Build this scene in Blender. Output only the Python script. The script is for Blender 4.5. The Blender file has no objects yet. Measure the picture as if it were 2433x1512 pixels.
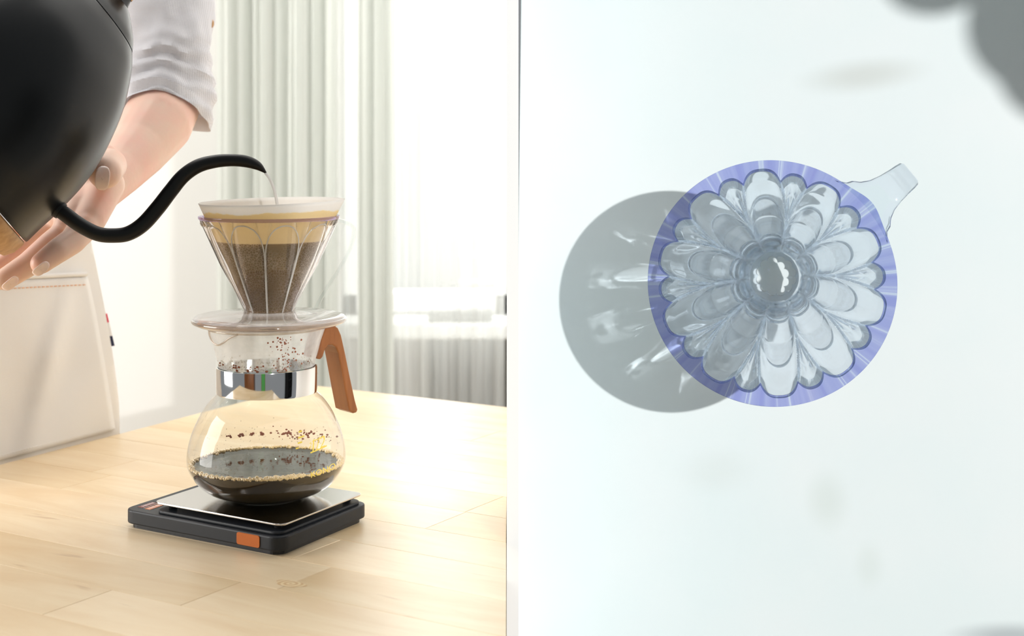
import bpy, bmesh, math, random
import numpy as np
from mathutils import Vector, Matrix, noise
random.seed(7)
sc = bpy.context.scene
COL = sc.collection
PI = math.pi
# ------------------------------------------------------------------ camera
F = 3400.0            # focal length in pixels of the 2433 px frame
CX, HY = 1216.5, 340.0
EYE = 1.006           # eye height, table top is at 0.74
def P(px, py, d):     # a pixel of the photograph and a distance -> point
    return Vector(((px - CX) / F * d, d, EYE + (HY - py) / F * d))
cam = bpy.data.cameras.new('camera')
camo = bpy.data.objects.new('camera', cam); COL.objects.link(camo); sc.camera = camo
camo.location = (0, 0, EYE); camo.rotation_euler = (PI / 2, 0, 0)
cam.sensor_width = 36; cam.lens = F / 2433 * 36
cam.shift_y = (HY - 756) / 2433
cam.clip_start = 0.02; cam.clip_end = 50
cam.dof.use_dof = True; cam.dof.focus_distance = 1.0; cam.dof.aperture_fstop = cam.lens / 5.0
# ------------------------------------------------------------------ world, lights, exposure
W = bpy.data.worlds.new('world'); sc.world = W; W.use_nodes = True
W.node_tree.nodes['Background'].inputs[0].default_value = (0.93, 0.97, 1.0, 1)
W.node_tree.nodes['Background'].inputs[1].default_value = 0.27
sc.view_settings.view_transform = 'Standard'; sc.view_settings.look = 'None'
sc.view_settings.gamma = 1; sc.view_settings.use_curve_mapping = False
sc.view_settings.exposure = 0.0
sc.cycles.max_bounces = 24; sc.cycles.transmission_bounces = 20; sc.cycles.transparent_max_bounces = 24
sc.cycles.diffuse_bounces = 4; sc.cycles.glossy_bounces = 8
sc.cycles.caustics_refractive = True; sc.cycles.caustics_reflective = True
sc.cycles.blur_glossy = 0.3; sc.cycles.sample_clamp_indirect = 6.0
sc.cycles.use_denoising = True

def area(name, loc, target, sx, sy, power, col=(1, 1, 1)):
    l = bpy.data.lights.new(name, 'AREA'); l.shape = 'RECTANGLE'; l.size = sx; l.size_y = sy
    l.energy = power; l.color = col
    o = bpy.data.objects.new(name, l); COL.objects.link(o); o.location = loc
    o.rotation_euler = (Vector(target) - Vector(loc)).to_track_quat('-Z', 'Y').to_euler()
    return o
area('window_daylight', (-0.35, 3.45, EYE + 0.35), (-0.25, 1.0, EYE - 0.2), 1.7, 1.8, 82, (1.0, 0.98, 0.95))
area('overhead_fill', (-1.0, 1.75, EYE + 1.25), (-0.6, 1.5, 0.7), 1.6, 1.5, 36, (1.0, 0.975, 0.93))  # unseen fill lamp added overhead to brighten the left room
area('side_fill', (-2.3, 0.95, EYE + 0.25), (-0.4, 1.7, 0.9), 1.1, 1.6, 50, (1.0, 0.98, 0.95))  # added fill from the left for camera-facing surfaces, no window there

# right picture: the dripper stands on a white board that faces the camera
RIM_C = P(1830, 673, 1.0)
HR = 0.165
BASE_C = P(1845, 655, 1.0 + HR)
AX = (RIM_C - BASE_C).normalized()
def on_board(px, py):
    d = P(px, py, 1.0) - Vector((0, 0, EYE))
    o = Vector((0, 0, EYE))
    t = (BASE_C - o).dot(AX) / d.dot(AX)
    return o + d * t
SDIR = (on_board(1580, 718) - RIM_C).normalized()
SPOT_AIM = on_board(1985, 790)
sp = bpy.data.lights.new('sun_through_window', 'SPOT'); sp.energy = 338; sp.color = (1.0, 0.99, 0.97)
sp.shadow_soft_size = 0.018; sp.spot_size = math.radians(16.0); sp.spot_blend = 0.12
spo = bpy.data.objects.new('sun_through_window', sp); COL.objects.link(spo)
spo.location = RIM_C - SDIR * 3.3
spo.rotation_euler = (SPOT_AIM - spo.location).to_track_quat('-Z', 'Y').to_euler()

# ------------------------------------------------------------------ helpers
def tag(o, label=None, cat=None, group=None, kind=None):
    if label: o['label'] = label
    if cat: o['category'] = cat
    if group: o['group'] = group
    if kind: o['kind'] = kind
    return o
def empty(name, loc, label, cat, group=None):
    o = bpy.data.objects.new(name, None); COL.objects.link(o); o.location = loc
    o.empty_display_size = 0.02
    return tag(o, label, cat, group)
def mk(name, verts, faces, mat, parent=None, smooth=True, label=None, sharp=50):
    me = bpy.data.meshes.new(name)
    me.from_pydata([tuple(v) for v in verts], [], faces); me.update()
    if mat: me.materials.append(mat)
    if smooth:
        me.polygons.foreach_set('use_smooth', [True] * len(me.polygons))
        me.set_sharp_from_angle(angle=math.radians(sharp))
    o = bpy.data.objects.new(name, me); COL.objects.link(o)
    if parent:
        o.parent = parent
        bpy.context.view_layer.update()
        o.matrix_parent_inverse = parent.matrix_basis.inverted()
    if label: o['label'] = label
    return o
def grid(rows, close_u=False, close_v=False):
    """rows: list of lists of points -> verts, faces"""
    n, m = len(rows), len(rows[0]); V = [p for r in rows for p in r]; Fc = []
    for i in range(n - 1 + (1 if close_v else 0)):
        for j in range(m - 1 + (1 if close_u else 0)):
            a = i * m + j; b = i * m + (j + 1) % m; i2 = (i + 1) % n
            Fc.append((a, b, i2 * m + (j + 1) % m, i2 * m + j))
    return V, Fc
def frame(ax, origin):
    ax = Vector(ax).normalized(); q = ax.to_track_quat('Z', 'Y')
    return Matrix.Translation(origin) @ q.to_matrix().to_4x4()
def lathe(prof, M, n=96, cap=False):
    rows = [[M @ Vector((r * math.cos(2 * PI * k / n), r * math.sin(2 * PI * k / n), z)) for k in range(n)] for r, z in prof]
    V, Fc = grid(rows, close_u=True)
    if cap:
        Fc.append(tuple(range(n))[::-1]); b = (len(rows) - 1) * n; Fc.append(tuple(b + k for k in range(n)))
    return V, Fc
def catmull(pts, sub):
    pts = [Vector(p) for p in pts]; out = []
    for i in range(len(pts) - 1):
        p0 = pts[max(i - 1, 0)]; p1 = pts[i]; p2 = pts[i + 1]; p3 = pts[min(i + 2, len(pts) - 1)]
        for s in range(sub):
            t = s / sub
            out.append(0.5 * ((2 * p1) + (p2 - p0) * t + (2 * p0 - 5 * p1 + 4 * p2 - p3) * t * t + (3 * p1 - p0 - 3 * p2 + p3) * t ** 3))
    out.append(pts[-1]); return out
def tube(path, radii, n=24, cap=True, closed=False):
    path = [Vector(p) for p in path]; m = len(path)
    if not hasattr(radii, '__len__'): radii = [radii] * m
    rows = []; up = None
    for i in range(m):
        if closed: t = path[(i + 1) % m] - path[i - 1]
        else: t = path[min(i + 1, m - 1)] - path[max(i - 1, 0)]
        t = t.normalized()
        if up is None:
            up = Vector((0, 0, 1)) if abs(t.z) < 0.9 else Vector((0, 1, 0))
        x = (up - t * up.dot(t)).normalized(); y = t.cross(x); up = x
        rows.append([path[i] + (x * math.cos(2 * PI * k / n) + y * math.sin(2 * PI * k / n)) * radii[i] for k in range(n)])
    V, Fc = grid(rows, close_u=True, close_v=closed)
    if cap and not closed:
        Fc.append(tuple(range(n))[::-1]); b = (m - 1) * n; Fc.append(tuple(b + k for k in range(n)))
    return V, Fc
def merge(lst):
    V = []; Fc = []
    for v, f in lst:
        b = len(V); V += list(v); Fc += [tuple(i + b for i in q) for q in f]
    return V, Fc
def fixn(o):
    bm = bmesh.new(); bm.from_mesh(o.data); bmesh.ops.recalc_face_normals(bm, faces=bm.faces); bm.to_mesh(o.data); bm.free(); return o
def extrude_poly(poly, z0, z1, bev=0.0, seg=2):
    """poly: list of (x,y) -> bmesh prism verts/faces with bevelled edges"""
    bm = bmesh.new()
    lo = [bm.verts.new((x, y, z0)) for x, y in poly]
    f = bm.faces.new(lo); r = bmesh.ops.extrude_face_region(bm, geom=[f])
    bmesh.ops.translate(bm, verts=[v for v in r['geom'] if isinstance(v, bmesh.types.BMVert)], vec=(0, 0, z1 - z0))
    bmesh.ops.recalc_face_normals(bm, faces=bm.faces)
    if bev > 0: bmesh.ops.bevel(bm, geom=bm.edges[:], offset=bev, segments=seg, affect='EDGES', profile=0.5, clamp_overlap=True)
    bm.verts.index_update()
    V = [v.co.copy() for v in bm.verts]; Fc = [tuple(v.index for v in q.verts) for q in bm.faces]; bm.free()
    return V, Fc
def xf(VF, M):
    return [M @ Vector(v) for v in VF[0]], VF[1]
def rrect(w, h, r, n=6, cx=0, cy=0):
    out = []
    for sx, sy, a0 in ((1, 1, 0), (-1, 1, 90), (-1, -1, 180), (1, -1, 270)):
        for k in range(n + 1):
            a = math.radians(a0 + 90 * k / n)
            out.append((cx + sx * (w / 2 - r) + r * math.cos(a), cy + sy * (h / 2 - r) + r * math.sin(a)))
    return out
def box(x0, x1, y0, y1, z0, z1, bev=0.0):
    return extrude_poly([(x0, y0), (x1, y0), (x1, y1), (x0, y1)], z0, z1, bev, 1)
def ball(c, r, n=8, m=6, M=None, s=(1, 1, 1)):
    rows = []
    for i in range(m + 1):
        a = PI * i / m
        rows.append([Vector(c) + Vector((r * s[0] * math.sin(a) * math.cos(2 * PI * k / n), r * s[1] * math.sin(a) * math.sin(2 * PI * k / n), r * s[2] * math.cos(a))) for k in range(n)])
    return grid(rows, close_u=True)

# ------------------------------------------------------------------ materials
class MT:
    def __init__(s, name):
        s.m = bpy.data.materials.new(name); s.m.use_nodes = True; s.t = s.m.node_tree; s.t.nodes.clear()
        s.out = s.n('ShaderNodeOutputMaterial')
    def n(s, typ, **kw):
        nd = s.t.nodes.new(typ)
        for k, v in kw.items():
            if k.startswith('i_'):
                key = k[2:]; key = int(key) if key.isdigit() else key.replace('_', ' ')
                nd.inputs[key].default_value = v
            else: setattr(nd, k, v)
        return nd
    def l(s, a, b): s.t.links.new(a, b)
    def ramp(s, fac, stops, interp='LINEAR'):
        r = s.n('ShaderNodeValToRGB'); r.color_ramp.interpolation = interp
        while len(r.color_ramp.elements) > 1: r.color_ramp.elements.remove(r.color_ramp.elements[-1])
        r.color_ramp.elements[0].position = stops[0][0]; r.color_ramp.elements[0].color = (*stops[0][1], 1)
        for p, c in stops[1:]:
            e = r.color_ramp.elements.new(p); e.color = (*c, 1)
        s.l(fac, r.inputs[0]); return r.outputs[0]
def principled(name, col, rough=0.5, metal=0.0, spec=0.5, bump=None, coat=0.0, sss=0.0, colnoise=None, transmission=0.0):
    t = MT(name); b = t.n('ShaderNodeBsdfPrincipled')
    b.inputs['Base Color'].default_value = (*col, 1); b.inputs['Roughness'].default_value = rough
    b.inputs['Metallic'].default_value = metal; b.inputs['Specular IOR Level'].default_value = spec
    b.inputs['Coat Weight'].default_value = coat; b.inputs['Coat Roughness'].default_value = 0.1
    b.inputs['Transmission Weight'].default_value = transmission
    if sss:
        b.inputs['Subsurface Weight'].default_value = sss; b.inputs['Subsurface Radius'].default_value = (0.012, 0.005, 0.003)
        b.inputs['Subsurface Scale'].default_value = 0.6
    tc = t.n('ShaderNodeTexCoord')
    if colnoise:
        sc_, c2, lo, hi = colnoise
        nz = t.n('ShaderNodeTexNoise', i_Scale=sc_, i_Detail=4.0); t.l(tc.outputs['Object'], nz.inputs['Vector'])
        t.l(t.ramp(nz.outputs[0], [(lo, col), (hi, c2)]), b.inputs['Base Color'])
    if bump:
        sc_, st, dist = bump
        nz = t.n('ShaderNodeTexNoise', i_Scale=sc_, i_Detail=3.0); t.l(tc.outputs['Object'], nz.inputs['Vector'])
        bp = t.n('ShaderNodeBump', i_Strength=st, i_Distance=dist); t.l(nz.outputs[0], bp.inputs['Height']); t.l(bp.outputs[0], b.inputs['Normal'])
    t.l(b.outputs[0], t.out.inputs[0]); return t.m
def fabric(name, col, trans, transp=0.0, weave=900, bstr=0.3):
    """diffuse + translucent cloth, optionally sheer"""
    t = MT(name); d = t.n('ShaderNodeBsdfDiffuse'); tr = t.n('ShaderNodeBsdfTranslucent')
    d.inputs[0].default_value = (*col, 1); tr.inputs[0].default_value = (*col, 1)
    tc = t.n('ShaderNodeTexCoord')
    w1 = t.n('ShaderNodeTexWave', i_Scale=weave, i_Distortion=1.0); w2 = t.n('ShaderNodeTexWave', i_Scale=weave, i_Distortion=1.0, bands_direction='Z')
    t.l(tc.outputs['Object'], w1.inputs[0]); t.l(tc.outputs['Object'], w2.inputs[0])
    ad = t.n('ShaderNodeMath', operation='ADD'); t.l(w1.outputs[1], ad.inputs[0]); t.l(w2.outputs[1], ad.inputs[1])
    bp = t.n('ShaderNodeBump', i_Strength=bstr, i_Distance=0.0006); t.l(ad.outputs[0], bp.inputs['Height'])
    t.l(bp.outputs[0], d.inputs['Normal'])
    mx = t.n('ShaderNodeMixShader'); mx.inputs[0].default_value = trans
    t.l(d.outputs[0], mx.inputs[1]); t.l(tr.outputs[0], mx.inputs[2]); last = mx
    if transp:
        tp = t.n('ShaderNodeBsdfTransparent'); m2 = t.n('ShaderNodeMixShader'); m2.inputs[0].default_value = transp
        t.l(mx.outputs[0], m2.inputs[1]); t.l(tp.outputs[0], m2.inputs[2]); last = m2
    t.l(last.outputs[0], t.out.inputs[0]); return t.m
def thin_glass(name, tint=(0.97, 0.98, 0.98), ior=1.5, rough=0.0, mist=0.0, boost=1.0):
    t = MT(name); tp = t.n('ShaderNodeBsdfTransparent'); tp.inputs[0].default_value = (*tint, 1)
    gl = t.n('ShaderNodeBsdfGlossy', i_Roughness=rough); fr = t.n('ShaderNodeFresnel', i_IOR=ior)
    geo = t.n('ShaderNodeNewGeometry')
    ml = t.n('ShaderNodeMath', operation='MULTIPLY'); ml.inputs[1].default_value = boost; ml.use_clamp = True
    # same Fresnel from either side of the thin wall
    lw = t.n('ShaderNodeLayerWeight', i_Blend=0.5)
    pw = t.n('ShaderNodeMath', operation='POWER'); pw.inputs[1].default_value = 4.0; t.l(lw.outputs['Facing'], pw.inputs[0])
    ma = t.n('ShaderNodeMath', operation='MULTIPLY_ADD'); ma.inputs[1].default_value = 0.9; ma.inputs[2].default_value = 0.035
    t.l(pw.outputs[0], ma.inputs[0]); t.l(ma.outputs[0], ml.inputs[0])
    mx = t.n('ShaderNodeMixShader'); t.l(ml.outputs[0], mx.inputs[0]); t.l(tp.outputs[0], mx.inputs[1]); t.l(gl.outputs[0], mx.inputs[2]); last = mx
    if mist:
        d = t.n('ShaderNodeBsdfDiffuse'); d.inputs[0].default_value = (0.95, 0.95, 0.93, 1)
        tl = t.n('ShaderNodeBsdfTranslucent'); tl.inputs[0].default_value = (0.95, 0.95, 0.93, 1)
        m1 = t.n('ShaderNodeMixShader'); t.l(d.outputs[0], m1.inputs[1]); t.l(tl.outputs[0], m1.inputs[2])
        tc = t.n('ShaderNodeTexCoord'); nz = t.n('ShaderNodeTexNoise', i_Scale=45.0, i_Detail=5.0); t.l(tc.outputs['Object'], nz.inputs[0])
        mr = t.n('ShaderNodeMapRange'); mr.inputs[1].default_value = 0.3; mr.inputs[2].default_value = 0.7; mr.inputs[3].default_value = mist * 0.5; mr.inputs[4].default_value = mist * 1.3
        t.l(nz.outputs[0], mr.inputs[0])
        m2 = t.n('ShaderNodeMixShader'); t.l(mr.outputs[0], m2.inputs[0]); t.l(mx.outputs[0], m2.inputs[1]); t.l(m1.outputs[0], m2.inputs[2]); last = m2
    t.l(last.outputs[0], t.out.inputs[0]); return t.m
def solid_glass(name, col, ior=1.49, rough=0.0, clear=0.0):
    t = MT(name); g = t.n('ShaderNodeBsdfGlass', i_IOR=ior, i_Roughness=rough); g.inputs[0].default_value = (*col, 1)
    if clear:
        tp = t.n('ShaderNodeBsdfTransparent'); tp.inputs[0].default_value = (*col, 1); mx = t.n('ShaderNodeMixShader'); mx.inputs[0].default_value = clear
        t.l(g.outputs[0], mx.inputs[1]); t.l(tp.outputs[0], mx.inputs[2]); t.l(mx.outputs[0], t.out.inputs[0]); return t.m
    t.l(g.outputs[0], t.out.inputs[0]); return t.m
def wood(name, c1, c2, scale=(3, 60, 60), rough=0.35, ringsc=1.0, randomize=False, dark=(0.2, 0.08, 0.03), spec=0.5):
    t = MT(name); b = t.n('ShaderNodeBsdfPrincipled', i_Roughness=rough); b.inputs['Specular IOR Level'].default_value = spec
    tc = t.n('ShaderNodeTexCoord'); mp = t.n('ShaderNodeMapping'); mp.inputs['Scale'].default_value = scale
    oi = t.n('ShaderNodeObjectInfo')
    if randomize:
        cb = t.n('ShaderNodeCombineXYZ'); m3 = t.n('ShaderNodeMath', operation='MULTIPLY'); m3.inputs[1].default_value = 37.0
        t.l(oi.outputs['Random'], m3.inputs[0]); t.l(m3.outputs[0], cb.inputs[0]); t.l(m3.outputs[0], cb.inputs[1])
        va = t.n('ShaderNodeVectorMath', operation='ADD'); t.l(tc.outputs['Object'], va.inputs[0]); t.l(cb.outputs[0], va.inputs[1]); t.l(va.outputs[0], mp.inputs[0])
    else: t.l(tc.outputs['Object'], mp.inputs[0])
    nz = t.n('ShaderNodeTexNoise', i_Scale=1.0, i_Detail=6.0, i_Roughness=0.6, i_Distortion=0.8); t.l(mp.outputs[0], nz.inputs[0])
    colr = t.ramp(nz.outputs[0], [(0.3, c1), (0.7, c2)])
    last = colr
    if randomize:
        hs = t.n('ShaderNodeHueSaturation'); mr = t.n('ShaderNodeMapRange'); mr.inputs[3].default_value = 0.90; mr.inputs[4].default_value = 1.06
        t.l(oi.outputs['Random'], mr.inputs[0]); t.l(mr.outputs[0], hs.inputs['Value'])
        mr2 = t.n('ShaderNodeMapRange'); mr2.inputs[3].default_value = 1.08; mr2.inputs[4].default_value = 0.92
        t.l(oi.outputs['Random'], mr2.inputs[0]); t.l(mr2.outputs[0], hs.inputs['Saturation'])
        t.l(last, hs.inputs['Color']); last = hs.outputs[0]
    # short dark flecks of the grain
    m4 = t.n('ShaderNodeMapping'); m4.inputs['Scale'].default_value = tuple(x * 2.2 for x in scale); t.l(tc.outputs['Object'] if not randomize else va.outputs[0], m4.inputs[0])
    n2 = t.n('ShaderNodeTexNoise', i_Scale=1.3, i_Detail=2.0); t.l(m4.outputs[0], n2.inputs[0])
    fk = t.ramp(n2.outputs[0], [(0.69, (0, 0, 0)), (0.78, (1, 1, 1))])
    mx = t.n('ShaderNodeMixRGB'); mf = t.n('ShaderNodeMath', operation='MULTIPLY'); mf.inputs[1].default_value = 0.5
    t.l(fk, mf.inputs[0]); t.l(mf.outputs[0], mx.inputs[0]); t.l(last, mx.inputs[1]); mx.inputs[2].default_value = (*dark, 1)
    t.l(mx.outputs[0], b.inputs['Base Color'])
    bp = t.n('ShaderNodeBump', i_Strength=0.12, i_Distance=0.0005); t.l(nz.outputs[0], bp.inputs['Height']); t.l(bp.outputs[0], b.inputs['Normal'])
    t.l(b.outputs[0], t.out.inputs[0]); return t.m

M_white = principled('white_paint', (0.93, 0.94, 0.94), 0.6)
M_wall = principled('wall_plaster', (0.62, 0.62, 0.60), 0.9, bump=(40, 0.1, 0.002))
M_floor = wood('floor_wood', (0.45, 0.33, 0.2), (0.6, 0.45, 0.28), (2, 30, 30), 0.5)
M_board = wood('birch_board', (0.75, 0.54, 0.30), (0.86, 0.69, 0.45), (6, 34, 34), 0.33, randomize=True, dark=(0.45, 0.25, 0.1), spec=0.7)
M_edge = wood('birch_edge', (0.66, 0.46, 0.24), (0.78, 0.58, 0.34), (6, 60, 60), 0.4)
M_walnut = wood('oiled_handle_wood', (0.20, 0.062, 0.014), (0.34, 0.125, 0.035), (70, 70, 9), 0.32, dark=(0.1, 0.03, 0.01))
M_kwood = wood('kettle_base_wood', (0.46, 0.23, 0.08), (0.66, 0.38, 0.16), (18, 130, 130), 0.45, dark=(0.2, 0.08, 0.03))
M_kettle = principled('black_satin_enamel', (0.003, 0.004, 0.005), 0.31, spec=0.42)
M_spout = principled('black_spout_enamel', (0.004, 0.004, 0.005), 0.42, spec=0.35)
M_gap = principled('dark_gap', (0.001, 0.001, 0.001), 0.9)
M_steel = principled('polished_steel', (0.78, 0.78, 0.78), 0.06, metal=1.0)
M_brush = principled('brushed_steel', (0.62, 0.60, 0.58), 0.14, metal=1.0)
M_slate = principled('slate_plastic', (0.012, 0.015, 0.020), 0.45, spec=0.35)
M_slate2 = principled('dark_plastic', (0.012, 0.013, 0.015), 0.4)
M_orange = principled('orange_rubber', (0.55, 0.14, 0.02), 0.5, spec=0.3)
M_orange2 = principled('printed_orange', (0.85, 0.33, 0.16), 0.5)
M_red = principled('printed_dull_red', (0.25, 0.06, 0.045), 0.5)
M_pale = principled('printed_pale', (0.75, 0.62, 0.6), 0.5)
M_gold = principled('gold_print', (0.86, 0.66, 0.10), 0.35, spec=0.6)
M_skin = principled('skin', (0.80, 0.55, 0.43), 0.45, sss=0.25, bump=(180, 0.12, 0.001), colnoise=(22, (0.84, 0.47, 0.38), 0.45, 0.72))
M_nail = principled('fingernail', (0.95, 0.72, 0.66), 0.25, spec=0.5, sss=0.25)
M_shirt = fabric('gauze_shirt', (0.86, 0.85, 0.88), 0.15, 0.0, 260, 0.6)
M_apron = fabric('canvas_apron', (0.93, 0.905, 0.87), 0.1, 0.0, 500, 0.25)
M_thread = principled('orange_thread', (0.78, 0.42, 0.22), 0.8)
M_threadw = principled('white_thread', (0.9, 0.87, 0.82), 0.8)
M_tagr = principled('tag_red', (0.75, 0.03, 0.08), 0.7)
M_tagw = principled('tag_white', (0.95, 0.95, 0.95), 0.7)
M_tagn = principled('tag_navy', (0.02, 0.025, 0.07), 0.7)
M_drape = fabric('linen_curtain', (0.70, 0.72, 0.69), 0.25, 0.0, 300, 0.1)
M_sheer = fabric('sheer_curtain', (0.90, 0.91, 0.90), 0.5, 0.42, 400, 0.05)
M_glass = thin_glass('thin_glass')
M_neck = thin_glass('steamed_glass', mist=0.5)
M_carafe = thin_glass('carafe_glass', mist=0.02)
M_window = thin_glass('window_glass', (0.98, 0.99, 0.98))
M_rib = thin_glass('moulded_edge', (0.93, 0.88, 0.84), rough=0.1, boost=2.5, mist=0.75)
M_bead = thin_glass('glass_lip', (0.86, 0.80, 0.74), rough=0.05, boost=2.0)
M_plastic = solid_glass('clear_plastic', (0.992, 0.985, 0.99))
M_flange = thin_glass('clear_plastic_disc', (0.93, 0.90, 0.93), rough=0.03, boost=1.5, mist=0.18)
M_plasticR = solid_glass('clear_blueish_plastic', (0.945, 0.968, 0.996), clear=0.12)
def lavender():
    t = MT('lavender_plastic'); g = t.n('ShaderNodeBsdfGlass', i_IOR=1.49, i_Roughness=0.03)
    tc = t.n('ShaderNodeTexCoord'); mp = t.n('ShaderNodeMapping', vector_type='TEXTURE'); mp.inputs['Location'].default_value = BASE_C
    xb0 = Vector((-AX.y, AX.x, 0)).normalized(); xb0 = xb0 if xb0.x > 0 else -xb0; yb0 = AX.cross(xb0)
    mp.inputs['Rotation'].default_value = Matrix((xb0, yb0, AX)).transposed().to_euler()
    t.l(tc.outputs['Object'], mp.inputs[0]); gr = t.n('ShaderNodeTexGradient', gradient_type='RADIAL'); t.l(mp.outputs[0], gr.inputs[0])
    nz = t.n('ShaderNodeTexNoise', noise_dimensions='1D', i_Scale=70.0, i_Detail=2.0); t.l(gr.outputs[1], nz.inputs['W'])
    t.l(t.ramp(nz.outputs[0], [(0.30, (0.62, 0.64, 0.90)), (0.60, (0.70, 0.72, 0.93)), (0.68, (0.86, 0.89, 0.98)), (0.74, (0.68, 0.70, 0.92))]), g.inputs[0])
    t.l(g.outputs[0], t.out.inputs[0]); return t.m
M_lav = lavender()
M_rimL = solid_glass('lavender_rim_plastic', (0.80, 0.74, 0.86), rough=0.05)
M_coffee = principled('brewed_coffee', (0.040, 0.025, 0.007), 0.04, spec=0.6, bump=(70, 0.12, 0.002))
M_foam = principled('coffee_bubble', (0.85, 0.62, 0.28), 0.12, spec=0.9, transmission=0.15)
M_grounds = principled('coffee_grounds', (0.11, 0.06, 0.025), 0.5, bump=(400, 0.8, 0.002), colnoise=(200, (0.25, 0.15, 0.07), 0.4, 0.7))
M_drop = thin_glass('water_drop', (0.9, 0.88, 0.85), boost=2.0)
M_splash = principled('coffee_splash', (0.26, 0.08, 0.04), 0.15)
M_metalgrey = principled('radiator_enamel', (0.12, 0.125, 0.12), 0.5)
M_leaf = principled('dark_leaf', (0.03, 0.06, 0.03), 0.5)

# ================================================================== SETTING
def struct(name, VF, mat, label=None):
    o = mk(name, VF[0], VF[1], mat, smooth=False); o['kind'] = 'structure'
    if label: o['label'] = label
    return o
GX0, GX1, GY = (1204 - CX) / F * 0.95, (1232 - CX) / F * 0.95, 0.95
struct('wall_center', box(GX0, GX1, GY, 3.0, 0.0, 2.4), M_white, 'thin white dividing wall seen edge-on between the two halves')
struct('floor', box(-2.6, GX0, -0.2, 3.0, -0.05, 0.0), M_floor, 'wooden floor under the table')
# back wall with the window opening
WX0, WZ0 = P(812, 0, 2.75).x, P(0, 748, 2.75).z
struct('wall_back', merge([box(-2.6, WX0, 2.75, 2.87, 0, 2.4), box(WX0, GX0, 2.75, 2.87, 0, WZ0), box(WX0, GX0, 2.75, 2.87, 1.95, 2.4)]), M_wall, 'pale plaster wall behind the person')
wf = struct('window_1', merge([box(WX0, WX0 + 0.03, 2.76, 2.84, WZ0, 1.95, 0.003), box(GX0 - 0.03, GX0, 2.76, 2.84, WZ0, 1.95, 0.003),
     box(WX0, GX0, 2.76, 2.84, WZ0, WZ0 + 0.04, 0.003), box(WX0, GX0, 2.76, 2.84, 1.91, 1.95, 0.003)]), M_white, 'white framed window behind sheer curtains')
mx_ = P(890, 0, 2.8).x
mk('mullion', *box(mx_ - 0.028, mx_ + 0.028, 2.77, 2.83, WZ0 + 0.04, 1.91, 0.004), M_white, wf, smooth=False)
for a, b in ((WX0 + 0.03, mx_ - 0.028), (mx_ + 0.028, GX0 - 0.03)):
    mk('pane', *box(a, b, 2.798, 2.802, WZ0 + 0.04, 1.91), M_window, wf, smooth=False)
mk('sill', *box(WX0 - 0.03, GX0, 2.62, 2.80, WZ0 - 0.03, WZ0, 0.004), M_white, wf, smooth=False)

# white board on the right (the sunlit surface the second dripper stands on)
def board_material():
    t = MT('sunlit_white_surface'); b = t.n('ShaderNodeBsdfPrincipled', i_Roughness=0.55)
    tc = t.n('ShaderNodeTexCoord'); nz = t.n('ShaderNodeTexNoise', i_Scale=6.0, i_Detail=3.0); t.l(tc.outputs['Object'], nz.inputs[0])
    base = t.ramp(nz.outputs[0], [(0.35, (0.86, 0.955, 0.965)), (0.65, (0.91, 0.972, 0.978))])
    last = base
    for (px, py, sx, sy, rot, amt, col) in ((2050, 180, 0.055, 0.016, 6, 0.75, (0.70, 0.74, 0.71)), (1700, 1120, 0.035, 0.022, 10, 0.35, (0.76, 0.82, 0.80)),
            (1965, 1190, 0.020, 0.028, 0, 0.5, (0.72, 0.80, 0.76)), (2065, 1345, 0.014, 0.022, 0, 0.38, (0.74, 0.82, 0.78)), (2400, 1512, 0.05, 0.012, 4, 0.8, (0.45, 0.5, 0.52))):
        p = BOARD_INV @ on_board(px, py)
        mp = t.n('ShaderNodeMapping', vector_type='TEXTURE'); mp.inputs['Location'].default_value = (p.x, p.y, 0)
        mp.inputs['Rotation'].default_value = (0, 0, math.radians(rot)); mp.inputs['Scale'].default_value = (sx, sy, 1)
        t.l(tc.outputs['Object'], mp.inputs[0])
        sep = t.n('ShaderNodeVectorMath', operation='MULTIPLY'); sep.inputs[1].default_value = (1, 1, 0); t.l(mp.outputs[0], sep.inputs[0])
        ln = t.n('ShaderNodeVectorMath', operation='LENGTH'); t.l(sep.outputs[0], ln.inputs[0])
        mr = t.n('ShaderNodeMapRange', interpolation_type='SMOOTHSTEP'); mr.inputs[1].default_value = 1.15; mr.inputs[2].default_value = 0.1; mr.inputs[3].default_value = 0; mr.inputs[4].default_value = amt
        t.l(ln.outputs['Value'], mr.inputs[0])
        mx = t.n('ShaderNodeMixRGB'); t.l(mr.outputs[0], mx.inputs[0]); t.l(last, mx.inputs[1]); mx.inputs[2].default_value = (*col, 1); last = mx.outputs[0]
    t.l(last, b.inputs['Base Color']); t.l(b.outputs[0], t.out.inputs[0]); return t.m
xb = Vector((AX.y * -1, AX.x, 0)).normalized(); xb = xb if xb.x > 0 else -xb
yb = AX.cross(xb).normalized()
BM = Matrix((( *xb, 0), (*yb, 0), (*AX, 0), (0, 0, 0, 1))).transposed(); BM.translation = BASE_C
BOARD_INV = BM.inverted()
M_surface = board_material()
# left side of the board ends at the dividing wall
lx = (GX1 + 0.0008 - BASE_C.x) / xb.x
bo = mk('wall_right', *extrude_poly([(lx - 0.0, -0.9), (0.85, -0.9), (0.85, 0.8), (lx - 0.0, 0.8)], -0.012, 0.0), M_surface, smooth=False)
bo.matrix_world = BM; bo['kind'] = 'structure'; bo['label'] = 'pale bluish white sunlit surface under the clear dripper'

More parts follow.
